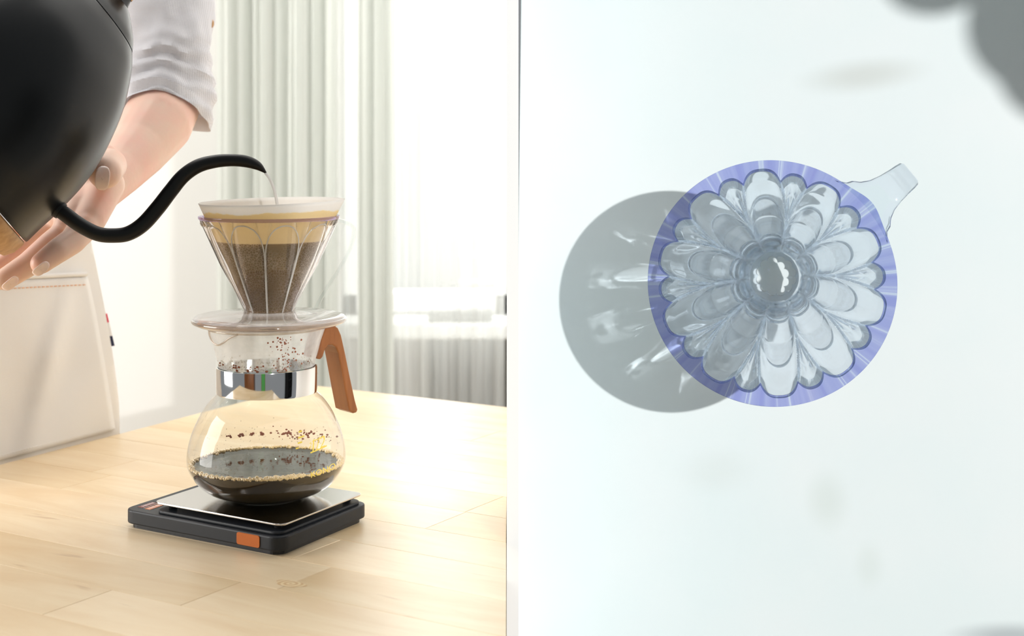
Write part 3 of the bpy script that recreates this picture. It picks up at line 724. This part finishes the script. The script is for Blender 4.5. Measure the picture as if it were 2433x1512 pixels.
# handle tab (px offsets along/across the handle axis), bends down towards its end
def hw(s): # half width against distance from centre (px)
    pts = [(288, 96), (300, 72), (315, 56), (335, 45), (360, 39), (385, 36), (405, 35), (420, 33), (426, 26)]
    for i in range(len(pts) - 1):
        if pts[i][0] <= s <= pts[i + 1][0]:
            t = (s - pts[i][0]) / (pts[i + 1][0] - pts[i][0]); return pts[i][1] * (1 - t) + pts[i + 1][1] * t
    return pts[-1][1]
rows_t = []; rows_b = []
perp = Vector((-hv.y, hv.x))
for i in range(40):
    s = 288 + (426 - 288) * i / 39; w = hw(s) / F
    zz = HR - 0.0004 - 0.024 * max(0, (s - 340) / 86) ** 2.4; th_ = 0.0052
    s0 = math.sqrt(max(s * s - 0, 0)) / F
    rt_row = []; rb_row = []
    for j in range(17):
        q = math.sin(PI / 2 * (-1 + j / 8)); edge = 0.0025 * (1 - math.sqrt(max(0.0, 1 - abs(q) ** 7)))
        xo = s0
        if s < 300: xo = math.sqrt(max((s / F) ** 2 - (w * q) ** 2, 0)) # hug the circle
        pt = hv * xo + perp * (w * q)
        rt_row.append(DB @ Vector((pt.x, pt.y, zz - edge))); rb_row.append(DB @ Vector((pt.x, pt.y, zz - th_ + edge)))
    rows_t.append(rt_row); rows_b.append(rb_row)
V1, F1 = grid(rows_t); V2, F2 = grid(rows_b); Vh = V1 + V2; off = len(V1)
Fh = F1 + [tuple(off + i for i in q)[::-1] for q in F2]
m_ = 17; n_ = 40
for i in range(n_ - 1):
    Fh.append((i * m_, (i + 1) * m_, off + (i + 1) * m_, off + i * m_)); Fh.append((i * m_ + 16, off + i * m_ + 16, off + (i + 1) * m_ + 16, (i + 1) * m_ + 16))
for j in range(m_ - 1):
    Fh.append((j, off + j, off + j + 1, j + 1)); a0 = (n_ - 1) * m_; Fh.append((a0 + j, a0 + j + 1, off + a0 + j + 1, off + a0 + j))
fixn(mk('handle', Vh, Fh, M_plasticR, rd, label='short flared clear handle'))
# neck with toothed outlet, base disc
def gear(r, amp, z, n=240, teeth=12): return [DB @ Vector(((r + amp * abs(math.sin(teeth * PI * k / n)) ** 0.6 - amp) * math.cos(2 * PI * k / n), (r + amp * abs(math.sin(teeth * PI * k / n)) ** 0.6 - amp) * math.sin(2 * PI * k / n), z)) for k in range(n)]
rows = [gear(0.0265, 0.0, 0.0285), gear(0.0290, 0.0, 0.0285), gear(0.0265, 0.0, 0.020), gear(0.0225, 0, 0.008), gear(0.0225, 0, 0.0075), gear(0.0160, 0.0022, 0.0075), gear(0.0165, 0.0025, 0.0125), gear(0.0225, 0.0022, 0.0135), gear(0.0235, 0.0, 0.021)]
fixn(mk('outlet', *grid(rows, close_u=True, close_v=True), M_plasticR, rd, label='toothed outlet ring at the bottom'))
fl = [(0.0275, 0.009), (0.032, 0.008), (0.035, 0.004), (0.036, 0.0015), (0.036, 0.0003), (0.033, 0.0003), (0.032, 0.0045), (0.0285, 0.0055), (0.0268, 0.0062), (0.0268, 0.0088), (0.0275, 0.009)]
fixn(mk('foot_ring', *lathe(fl, DB, 160), M_plasticR, rd))

# plant leaves out of the frame that throw the soft shadow in the top right corner
plant = None
def leaf_at(px, py, back, rad, asp, rot, parent):
    p0 = on_board(px, py); c = p0 + (spo.location - p0) * 0.33
    Mx = frame(-SDIR, c) @ Matrix.Rotation(rot, 4, 'Z')
    rows = []
    for i in range(9):
        r = rad * i / 8
        rows.append([Mx @ Vector((r * asp * math.cos(2 * PI * k / 24), r * math.sin(2 * PI * k / 24), -0.15 * r * r / rad)) for k in range(24)])
    V, Fc = grid(rows, close_u=True)
    o = mk('leaf', V, Fc, M_leaf, parent); so = o.modifiers.new('s', 'SOLIDIFY'); so.thickness = 0.0012; return c
LB = 1.15
plant = empty('house_plant', on_board(2600, 100) - SDIR * LB, 'round-leaved plant outside the frame casting the soft top right shadow', 'plant')
cs = [leaf_at(2492, 55, LB, 0.038, 1.0, 0.3, plant), leaf_at(2470, -20, LB, 0.030, 1.0, 0.9, plant), leaf_at(2520, 150, LB, 0.033, 0.9, 0.2, plant), leaf_at(2228, -62, LB, 0.022, 1.2, 0.2, plant), leaf_at(2340, -120, LB, 0.03, 1.2, 0.2, plant)]
root = cs[0] + Vector((0.22, 0, 0.05))
for c in cs: mk('stem', *tube(catmull([root, (root + c) / 2 + Vector((0, 0, 0.02)), c], 6), 0.0018, 8), M_leaf, plant)
mk('stem', *tube([root, root + Vector((0.02, 0.01, -0.5)), Vector((root.x + 0.02, root.y + 0.01, 0.16))], 0.004, 10), M_leaf, plant)
pot = Matrix.Translation((root.x + 0.02, root.y + 0.01, 0))
fixn(mk('pot', *lathe([(0.001, 0.0), (0.07, 0.0), (0.095, 0.18), (0.088, 0.18), (0.08, 0.155), (0.001, 0.155)], pot, 40), M_white, plant))

# ================================================================== KETTLE
KD = 0.97
kettle = empty('gooseneck_kettle', P(-60, 440, KD), 'matt black gooseneck kettle with wooden base tilted to pour', 'kettle')
_v = P(30, 545, 1.0) - Vector((0, 0, EYE))
ka = Vector((0.755, -(0.755 * _v.x + 0.656 * _v.z) / _v.y, 0.656)).normalized()
_v2 = (P(180, 350, 1.0) - Vector((0, 0, EYE))).normalized()
kn_ = _v2.cross(ka).normalized(); kn_ = kn_ if kn_.x > 0 else -kn_
KO = P(-71, 265, KD)
kb_ = ka.cross(kn_)
MK = Matrix(((kn_.x, kb_.x, ka.x, 0), (kn_.y, kb_.y, ka.y, 0), (kn_.z, kb_.z, ka.z, 0), (0, 0, 0, 1))); MK = Matrix.Translation(KO) @ MK
q_ = KD / F
def ks(px, py):     # pixel on the outline -> (radius, height) of the turned body
    o = Vector((0, 0, EYE)); d = P(px, py, 1.0) - o; t_ = (KO - o).dot(kb_) / d.dot(kb_); X = o + d * t_ - KO
    return (X.dot(kn_), X.dot(ka))
def kp(l, sub=6): return [(p.x, p.y) for p in catmull([Vector((*ks(*q), 0)) for q in l], sub)]
body = kp([(62, 577), (98, 542), (140, 503), (200, 438), (245, 370), (290, 270), (311, 180), (314, 133)])
rb_, sb_ = body[0]; rt2, st2 = body[-1]
fixn(mk('body', *lathe([(0.001, sb_), (rb_ * 0.97, sb_), (rb_ * 0.995, sb_ + 0.0003)] + body[1:] + [(rt2 - 0.001, st2 + 0.0006), (rt2 - 0.003, st2 - 0.001), (0.001, st2 - 0.001)], MK, 160), M_kettle, kettle))
lidp = kp([(314, 126), (316, 100), (312, 60), (307, 32)])
r3, s3 = lidp[-1]
fixn(mk('lid', *lathe([(0.001, st2 - 0.0005), (rt2 - 0.0035, st2 - 0.0005), (rt2 - 0.0035, lidp[0][1])] + lidp + [(r3 - 0.001, s3 + 0.0003), (r3 - 0.0015, s3 - 0.001), (r3 - 0.004, s3 + 0.0025), (r3 * 0.5, s3 + 0.006), (0.001, s3 + 0.0065)], MK, 120), M_kettle, kettle))
kz = s3 + 0.0065
fixn(mk('lid_knob', *lathe([(0.0004, kz), (0.006, kz), (0.005, kz + 0.006), (0.010, kz + 0.012), (0.011, kz + 0.017), (0.006, kz + 0.020), (0.0004, kz + 0.0205)], MK, 40), M_kwood, kettle))
wb = [(0.0004, sb_ - 0.0006), (rb_ * 0.985, sb_ - 0.0006), (rb_ * 1.0, sb_ - 0.002), (rb_ * 1.003, sb_ - 0.010), (rb_ * 0.975, sb_ - 0.0165), (rb_ * 0.93, sb_ - 0.0185), (0.0004, sb_ - 0.019)]
fixn(mk('wooden_base', *lathe(wb, MK, 120), M_kwood, kettle, label='orange-brown wooden base ring'))
# spout
spp = [(128, 492), (150, 506), (190, 535), (232, 556), (270, 560), (305, 555), (340, 533), (375, 494), (405, 455), (435, 419), (470, 395), (510, 384), (550, 381), (585, 384), (612, 394), (632, 411)]
spr = [17, 17.5, 17.5, 17.5, 17.5, 18, 18.5, 18.5, 18, 17.5, 17, 16, 15, 14.5, 11, 2.2]
path = []; 
for i, (x, y) in enumerate(spp):
    d = KD + (1.0 - KD) * max(0, (i - 2)) / (len(spp) - 3); path.append(P(x, y, d))
pc = catmull(path, 6); rc = [p.x * KD / F for p in catmull([Vector((r, 0, 0)) for r in spr], 6)]
mk('spout', *tube(pc, rc, 28), M_spout, kettle, label='slim black S-shaped spout')
mk('spout_collar', *tube(catmull([P(108, 478, KD), P(128, 490, KD), P(146, 503, KD)], 5), [r * KD / F for r in (34, 31, 29, 27, 25.5, 24, 23, 22, 21.3, 20.8, 20.4)], 28), M_spout, kettle)
# handle of the kettle on the far side (mostly outside the frame)
hk = catmull([MK @ Vector((-260 * q_, 0, 230 * q_)), MK @ Vector((-400 * q_, 0, 250 * q_)), MK @ Vector((-450 * q_, 0, 120 * q_)), MK @ Vector((-440 * q_, 0, -40 * q_))], 8)
mk('handle', *tube(hk, 0.011, 16), M_kwood, kettle)

# ================================================================== PERSON
person = empty('person', (-0.575, 1.315, 0.0), 'person in a pale rolled-sleeve shirt and cream apron holding the kettle from behind', 'person')
def capsule(a, b, ra, rb, n=20):
    a = Vector(a); b = Vector(b); t = (b - a); L = t.length; t.normalize()
    up = Vector((0, 0, 1)) if abs(t.z) < 0.9 else Vector((1, 0, 0)); x = (up - t * up.dot(t)).normalized(); y = t.cross(x)
    rows = []
    for i in range(5):
        f = i / 5 * PI / 2; rows.append((a - t * ra * math.cos(f), ra * math.sin(f)))
    rows.append((a, ra)); rows.append((b, rb))
    for i in range(1, 6):
        f = i / 5 * PI / 2; rows.append((b + t * rb * math.sin(f), rb * math.cos(f)))
    rows[0] = (rows[0][0], ra * 0.02); rows[-1] = (rows[-1][0], rb * 0.02)
    V, Fc = grid([[c + (x * math.cos(2 * PI * k / n) + y * math.sin(2 * PI * k / n)) * max(r, 1e-4) for k in range(n)] for c, r in rows], close_u=True)
    Fc.append(tuple(range(n))[::-1]); bb_ = (len(rows) - 1) * n; Fc.append(tuple(bb_ + k for k in range(n)))
    return V, Fc
def chain(pts):   # pts: (px, py, depth, radius px)
    out = []
    for i in range(len(pts) - 1):
        a, b = pts[i], pts[i + 1]
        out.append(capsule(P(*a[:3]), P(*b[:3]), a[3] * a[2] / F, b[3] * b[2] / F))
    return out
limbs = []
limbs += chain([(405, -60, 1.27, 70), (408, 120, 1.26, 70), (405, 228, 1.243, 78), (374, 290, 1.20, 84), (330, 350, 1.17, 73), (282, 405, 1.135, 62), (238, 452, 1.10, 52)])   # arm
limbs += chain([(238, 452, 1.10, 50), (196, 500, 1.075, 50), (166, 540, 1.06, 40)])  # palm
limbs += chain([(250, 440, 1.09, 46), (215, 520, 1.06, 38), (188, 560, 1.045, 30)])
limbs += chain([(200, 470, 1.09, 46), (150, 510, 1.075, 40)])
# thumb
limbs += chain([(222, 450, 1.085, 34), (238, 385, 1.085, 34), (260, 393, 1.07, 41), (249, 409, 1.043, 41)])
limbs += chain([(240, 372, 1.10, 32), (250, 372, 1.085, 30)])
# fingers: two show in front, two curl behind the base
limbs += chain([(200, 540, 1.05, 34), (172, 573, 1.035, 32), (135, 598, 1.02, 30), (98, 626, 1.01, 26)])
limbs += chain([(160, 550, 1.06, 32), (120, 580, 1.05, 30), (68, 628, 1.04, 30), (12, 664, 1.03, 27)])
limbs += chain([(150, 525, 1.08, 28), (90, 560, 1.075, 26), (40, 600, 1.07, 25), (-15, 640, 1.06, 21)])
limbs += chain([(140, 505, 1.09, 25), (70, 530, 1.09, 23), (10, 570, 1.085, 21), (-40, 605, 1.08, 18)])
VF = merge(limbs)
ao = mk('arm', *VF, M_skin)
rm = ao.modifiers.new('r', 'REMESH'); rm.mode = 'VOXEL'; rm.voxel_size = 0.0013; rm.use_smooth_shade = True
sm = ao.modifiers.new('s', 'SMOOTH'); sm.factor = 0.6; sm.iterations = 7
me = bpy.data.meshes.new_from_object(ao.evaluated_get(bpy.context.evaluated_depsgraph_get())); me.materials.clear(); me.materials.append(M_skin)
me.polygons.foreach_set('use_smooth', [True] * len(me.polygons))
bpy.data.objects.remove(ao)
arm = bpy.data.objects.new('arm', me); COL.objects.link(arm); arm.parent = person
bpy.context.view_layer.update(); arm.matrix_parent_inverse = person.matrix_basis.inverted(); arm['label'] = 'bare forearm and hand'
def nail(c, xdir, ydir, w, h, bul=0.35):
    xdir = Vector(xdir).normalized(); ydir = Vector(ydir); ydir = (ydir - xdir * ydir.dot(xdir)).normalized(); nn = xdir.cross(ydir)
    if nn.y > 0: nn = -nn
    rows = []
    for i in range(7):
        r = i / 6
        rows.append([Vector(c) + xdir * (w * r * math.copysign(abs(math.cos(a)) ** 0.75, math.cos(a))) + ydir * (h * r * math.copysign(abs(math.sin(a)) ** 0.75, math.sin(a))) - nn * (bul * w * (r * math.cos(a)) ** 2) for a in [2 * PI * k / 28 for k in range(28)]])
    o = mk('fingernail', *grid(rows, close_u=True), M_nail, arm); s_ = o.modifiers.new('s', 'SOLIDIFY'); s_.thickness = 0.0006; return o
# thumbnail faces the camera
nail(P(243, 424, 1.027), (0.12, 0, 1), (1, 0.15, -0.1), 0.0088, 0.0052)
nail(P(98, 641, 0.992), (0.75, 0.1, 0.62), (0.5, 0.55, -0.7), 0.0065, 0.0035)
nail(P(25, 676, 1.008), (0.75, 0.1, 0.62), (0.5, 0.55, -0.7), 0.0065, 0.0035)

# sleeve
def nz3(p, s): return noise.noise(Vector(p) * s)
rows = []
sl = catmull([P(405, -260, 1.30), P(402, -100, 1.28), P(402, 20, 1.26), P(402, 120, 1.245), P(400, 200, 1.235), P(396, 262, 1.225)], 8)
rad_s = [100 + 0 * i for i in range(len(sl))]
n_a = 120
for i, c in enumerate(sl):
    f = i / (len(sl) - 1); row = []
    for k in range(n_a):
        a = 2 * PI * k / n_a; dx, dy = math.cos(a), math.sin(a)
        r = 0.0372 + 0.0012 * math.sin(9 * f * 2 + 2 * a)
        p = Vector((c.x + dx * r, c.y + dy * r, c.z))
        w = nz3((dx * 1.2, dy * 1.2, c.z * 26), 1.0) * 0.0042 + nz3((dx * 3, dy * 3, c.z * 60), 1.0) * 0.0018
        fold = 0.0016 * math.sin(c.z * 420 + 3 * nz3((dx, dy, 0), 1.5)) * (1 if f > 0.55 else 0.25)
        p += Vector((dx, dy, 0)) * (w + fold + (0.0022 if f > 0.72 else 0))
        # hem plane tips towards the camera: near side is higher
        p.z += max(0, f - 0.35) / 0.65 * (0.016 * (-dy) - 0.012 * abs(dx) ** 1.5)
        row.append(p)
    rows.append(row)
# turn the hem inside
last_ = rows[-1]; cen = sum(last_, Vector()) / n_a
rows.append([cen + (p - cen) * 0.965 + Vector((0, 0, 0.001)) for p in last_]); rows.append([cen + (p - cen) * 0.95 + Vector((0, 0, 0.012)) for p in last_])
sv = mk('shirt', *grid(rows, close_u=True), M_shirt, person, label='crinkled pale grey shirt sleeve rolled at the elbow')
bp_ = P(500, 56, 1.255)
mk('button', *ball(bp_, 0.0032, 14, 8, s=(1.0, 0.8, 1.4)), M_kwood, sv, label='small brown sleeve button')
# torso part of the shirt
TC = Vector((-0.575, 1.315, 0))
def torso_pt(u, vz, inset=0.0):
    """closed oval trunk; u angle, vz height in m above the table"""
    c = TC; rx = 0.122 + 0.01 * math.sin(vz * 5); ry = 0.088
    a_ = (rx - inset) * math.cos(u); b_ = (ry - inset) * math.sin(u)
    return Vector((c.x + a_ * 0.454 - b_ * 0.891, c.y + a_ * 0.891 + b_ * 0.454, TZ + vz))
rows = []
for i in range(30):
    z_ = -0.25 + i * 0.03; row = []
    for k in range(80):
        u = 2 * PI * k / 80; p = torso_pt(u, z_, 0.006 if z_ < 0.5 else 0.0)
        sh = max(0, (z_ - 0.47) / 0.15); cc_ = Vector((TC.x, TC.y, p.z)); p = cc_ + (p - cc_) * (1 - 0.55 * min(1, sh) ** 2)
        p += (p - cc_).normalized() * nz3(p, 22) * 0.006; row.append(p)
    rows.append(row)
mk('shirt_body', *grid(rows, close_u=True), M_shirt, person)
# shoulder bridging trunk and sleeve (above the frame)
mk('shirt_shoulder', *tube(catmull([Vector((TC.x, TC.y, TZ + 0.50)), Vector((TC.x + 0.10, TC.y + 0.02, TZ + 0.535)), P(330, -370, 1.33), P(405, -240, 1.30)], 6), [0.06, 0.06, 0.059, 0.058, 0.057, 0.056, 0.055, 0.054, 0.052, 0.05, 0.048, 0.046, 0.045, 0.044, 0.043, 0.042, 0.041, 0.040, 0.039], 32), M_shirt, person)
# neck and head above the frame
hc = Vector((TC.x + 0.02, TC.y - 0.03, TZ + 0.80))
hb = [capsule(hc - Vector((0, 0, 0.24)), hc - Vector((0, 0, 0.08)), 0.055, 0.052), capsule(hc - Vector((0, 0, 0.06)), hc + Vector((0, 0, 0.03)), 0.068, 0.082), capsule(hc + Vector((0.0, -0.082, -0.012)), hc + Vector((0.0, -0.094, -0.03)), 0.008, 0.012)]
mk('head', *merge(hb), M_skin, person)
mk('hair', *ball(hc + Vector((0, 0.022, 0.045)), 0.09, 32, 20, s=(1.0, 1.05, 0.95)), M_gap, person)
# legs (behind the table, out of sight)
for s_ in (-0.07, 0.07):
    mk('trousers', *tube([Vector((TC.x + s_ * 0.45, TC.y + s_ * 0.89, z_)) for z_ in (0.60, 0.3, 0.0)], [0.075, 0.055, 0.045], 24), M_tagn, person)

# apron: cloth that hangs in front of the trunk down to the table edge
def edge_depth(px):     # distance of the table's left edge under a pixel column
    s = (px - CX) / F; A0, dd = K, da
    t_ = (s * A0.y - A0.x) / (dd.x - s * dd.y); return (A0 + dd * t_).y
def apr(u, v_, out=0.0):
    """u 0..1 across to the right edge, v_ 0 hem .. 1 top"""
    ytop, rx_top = 560, 200
    xr = 285 - 14 * v_ - 70 * max(0, v_ - 0.15) ** 1.35 * 1.05 if v_ < 1 else 204
    hem = lambda x: 1102 - 0.262 * x + 9
    x = -260 + (xr + 260) * u
    y = hem(x) * (1 - v_) + (ytop - 0.03 * x) * v_
    d = edge_depth(max(min(x, 285), -260)) + 0.012 + 0.05 * v_
    fold = 0.006 * math.sin((x * 0.018 + (1 - v_) * 5.5)) * (0.3 + 0.7 * (1 - v_)) + 0.004 * nz3((x * 0.012, v_ * 3, 1.3), 1.0)
    fold += 0.010 * math.exp(-((x - (60 + 135 * v_)) / 26) ** 2) * (1 - abs(2 * v_ - 0.9)) * 0.9 if 0 <= v_ <= 1 else 0
    return P(x, y, d - fold - out)
rows = []
for i in range(61):
    v_ = i / 60; row = [apr(j / 60, v_) for j in range(61)]
    e = row[-1]; 
    vd = (e - Vector((0, 0, EYE))).normalized()
    for j in range(1, 9): row.append(e + vd * 0.012 * j + Vector((-0.0016 * j, 0, 0)))
    rows.append(row)
apron = mk('apron', *grid(rows), M_apron, person, label='cream canvas apron with a large pocket')
so = apron.modifiers.new('s', 'SOLIDIFY'); so.thickness = 0.0012
def on_apr(px, py, out):   # search the apron surface under a pixel
    best = None
    lo, hi = 0.0, 1.0
    for _ in range(30):
        vm = (lo + hi) / 2; xr = 285 - 14 * vm - 70 * max(0, vm - 0.15) ** 1.35 * 1.05
        u = (px + 260) / (xr + 260); p = apr(u, vm, out); y = HY - (p.z - EYE) / p.y * F
        if y > py: lo = vm
        else: hi = vm
    return p
# pocket panel: top hem at y ~ 655, right side along the apron edge
rows = []
for i in range(41):
    f = i / 40; row = []
    for j in range(41):
        g = j / 40; xr = 205 + (272 - 205) * min(1, f * 1.0) ** 0.8; x = -240 + (xr + 240) * g
        ytop = 668 - 0.045 * x; ybot = 1094 - 0.262 * x; y = ytop + (ybot - ytop) * f
        row.append(on_apr(x, y, 0.0022 + 0.002 * math.sin(PI * f)))
    rows.append(row)
pk = mk('pocket', *grid(rows), M_apron, apron, label='wide patch pocket'); so = pk.modifiers.new('s', 'SOLIDIFY'); so.thickness = 0.0012
mk('pocket_hem', *tube([on_apr(-240 + 445 * k / 40, 661 - 0.045 * (-240 + 445 * k / 40), 0.0036) for k in range(41)], 0.0022, 8), M_apron, apron)
st = []
for k in range(34):
    x = -120 + k * 9.6
    if x > 198: break
    st.append(tube([on_apr(x, 687 - 0.05 * x, 0.0055), on_apr(x + 5.5, 687 - 0.05 * (x + 5.5), 0.0055)], 0.00045, 6))
o = mk('stitching', *merge(st), M_thread, apron, label='orange stitches under the pocket hem'); o['kind'] = 'stuff'
st = []
for k in range(60):
    x = -120 + k * 6.8
    if x > 272: break
    st.append(tube([on_apr(x, 1084 - 0.262 * x, 0.0036), on_apr(x + 4, 1084 - 0.262 * (x + 4), 0.0036)], 0.0004, 6))
o = mk('stitching', *merge(st), M_threadw, apron, label='white stitches along the bottom hem'); o['kind'] = 'stuff'
# striped tag at the right edge
def tagpiece(y0, y1, mat, nm):
    d = on_apr(240, 780, 0.0).y + 0.02
    x = lambda y: 244 + (y - 745) * 0.235
    pts = [(x(y0) - 1, y0), (x(y0) + 10, y0 - 2), (x(y1) + 10, y1 - 2), (x(y1) - 1, y1)]
    V = [P(a, b, d) for a, b in pts] + [P(a, b, d + 0.0012) for a, b in pts]
    mk(nm, V, [(0, 1, 2, 3), (7, 6, 5, 4), (0, 4, 5, 1), (1, 5, 6, 2), (2, 6, 7, 3), (3, 7, 4, 0)], mat, apron, smooth=False)
tagpiece(747, 768, M_tagr, 'tag_stripe'); tagpiece(768, 800, M_tagw, 'tag_stripe'); tagpiece(800, 824, M_tagn, 'tag_stripe')

# ================================================================== BACKGROUND
def curtain(name, x0, x1, y, z0, z1, amp, nf, mat, label, seed=0, cat='curtain'):
    rows = []
    for i in range(24):
        z = z0 + (z1 - z0) * i / 23; row = []
        for j in range(int(nf * 14) + 1):
            f = j / (nf * 14); x = x0 + (x1 - x0) * f
            w = amp * (math.sin(2 * PI * nf * f + 1.3 * math.sin(3.1 * f * nf + seed)) + 0.35 * math.sin(5.2 * PI * nf * f + seed)) * (1 + 0.15 * math.sin(z * 3 + j))
            row.append(Vector((x + 0.3 * w, y + w + 0.15 * amp * math.sin(z * 6 + f * 9), z)))
        rows.append(row)
    o = mk(name, *grid(rows), mat); tag(o, label, cat); return o
xl = lambda px, d: P(px, 0, d).x
curtain('curtain', xl(505, 2.5), xl(806, 2.5), 2.50, 0.05, 2.2, 0.014, 7, M_drape, 'pale greenish linen curtain hanging left of the window', 1)
curtain('curtain', xl(845, 2.45), xl(940, 2.45), 2.44, 0.05, 2.2, 0.009, 3, M_drape, 'narrow gathered grey-white curtain edge behind the dripper', 2)
curtain('sheer_curtain', xl(800, 2.55), GX0 - 0.012, 2.56, 0.05, 2.2, 0.010, 9, M_sheer, 'white sheer curtain glowing in front of the window', 4)
# cabinet / radiator under the sill
rad = empty('radiator', (xl(1085, 2.66), 2.68, 0.0), 'grey radiator under the window behind the sheer curtain', 'radiator')
rx0, rx1 = xl(1005, 2.5), xl(1165, 2.5)
mk('panel', *box(rx0, rx1, 2.64, 2.70, 0.12, P(0, 745, 2.6).z, 0.006), M_metalgrey, rad, smooth=False)
for k in range(9):
    x = rx0 + (rx1 - rx0) * (k + 0.5) / 9; mk('fin', *box(x - 0.004, x + 0.004, 2.628, 2.641, 0.14, P(0, 760, 2.6).z, 0.002), M_metalgrey, rad, smooth=False)
mk('foot', *box(rx0 + 0.01, rx0 + 0.03, 2.65, 2.69, 0, 0.12), M_metalgrey, rad, smooth=False); mk('foot', *box(rx1 - 0.03, rx1 - 0.01, 2.65, 2.69, 0, 0.12), M_metalgrey, rad, smooth=False)
# house across the street, seen through the sheer
t = MT('pale_brick'); b_ = t.n('ShaderNodeBsdfPrincipled', i_Roughness=0.9); tc = t.n('ShaderNodeTexCoord'); br = t.n('ShaderNodeTexBrick', i_Scale=4.0)
br.inputs['Color1'].default_value = (0.36, 0.28, 0.27, 1); br.inputs['Color2'].default_value = (0.42, 0.33, 0.31, 1); br.inputs['Mortar'].default_value = (0.7, 0.68, 0.66, 1)
mp = t.n('ShaderNodeMapping'); mp.inputs['Rotation'].default_value = (PI / 2, 0, 0); t.l(tc.outputs['Object'], mp.inputs[0]); t.l(mp.outputs[0], br.inputs[0]); t.l(br.outputs[0], b_.inputs[0]); t.l(b_.outputs[0], t.out.inputs[0])
hs_ = mk('neighbour_house', *box(xl(1092, 3.3), xl(1186, 3.3), 3.30, 3.40, 0, P(0, -60, 3.3).z, 0.004), t.m, smooth=False); tag(hs_, 'pinkish brick building strip outside the window', 'building')

for o in rd.children:
    o.cycles.is_caustics_caster = True
bo.cycles.is_caustics_receiver = True
sp.cycles.is_caustics_light = True

cab = empty('reflection_cupboard', (-1.4, -1.3, 0), 'brown wooden cabinet added behind the camera for the steel band to mirror', 'reflection_cupboard')  # made-up furniture, added only as a brown reflection in the band
mk('carcass', *box(-2.0, -0.9, -1.5, -1.1, 0, 1.5, 0.004), M_walnut, cab, smooth=False)
for k in range(3): mk('door', *box(-1.99 + 0.363 * k, -1.635 + 0.363 * k, -1.1, -1.085, 0.03, 1.48, 0.003), M_walnut, cab, smooth=False)
M_green = principled('green_cloth', (0.10, 0.42, 0.10), 0.8)
rb3 = empty('reflection_screen', (-0.1, -1.2, 0), 'green fabric screen added behind the camera for a thin stripe in the steel band', 'screen')  # made-up screen, added to put a green stripe into the band's reflection
mk('cloth', *box(-0.25, 0.05, -1.21, -1.20, 0.1, 1.6, 0.003), M_green, rb3, smooth=False)
for x in (-0.26, 0.06): mk('post', *box(x - 0.01, x + 0.01, -1.215, -1.195, 0, 1.62, 0.002), M_walnut, rb3, smooth=False)
bk = empty('reflection_bookcase', (1.6, 0.1, 0), 'dark shelving added right of the camera for the steel band to mirror', 'reflection_bookcase')  # made-up shelves, added as a dark reflection for the band
for x in (1.3, 2.1): mk('side', *box(x - 0.01, x + 0.01, -0.2, 0.1, 0, 1.4, 0.002), M_gap, bk, smooth=False)
for k in range(5): mk('shelf', *box(1.31, 2.09, -0.2, 0.1, 0.02 + 0.33 * k, 0.04 + 0.33 * k, 0.002), M_gap, bk, smooth=False)
mk('back', *box(1.31, 2.09, -0.21, -0.2, 0, 1.4, 0.002), M_gap, bk, smooth=False)
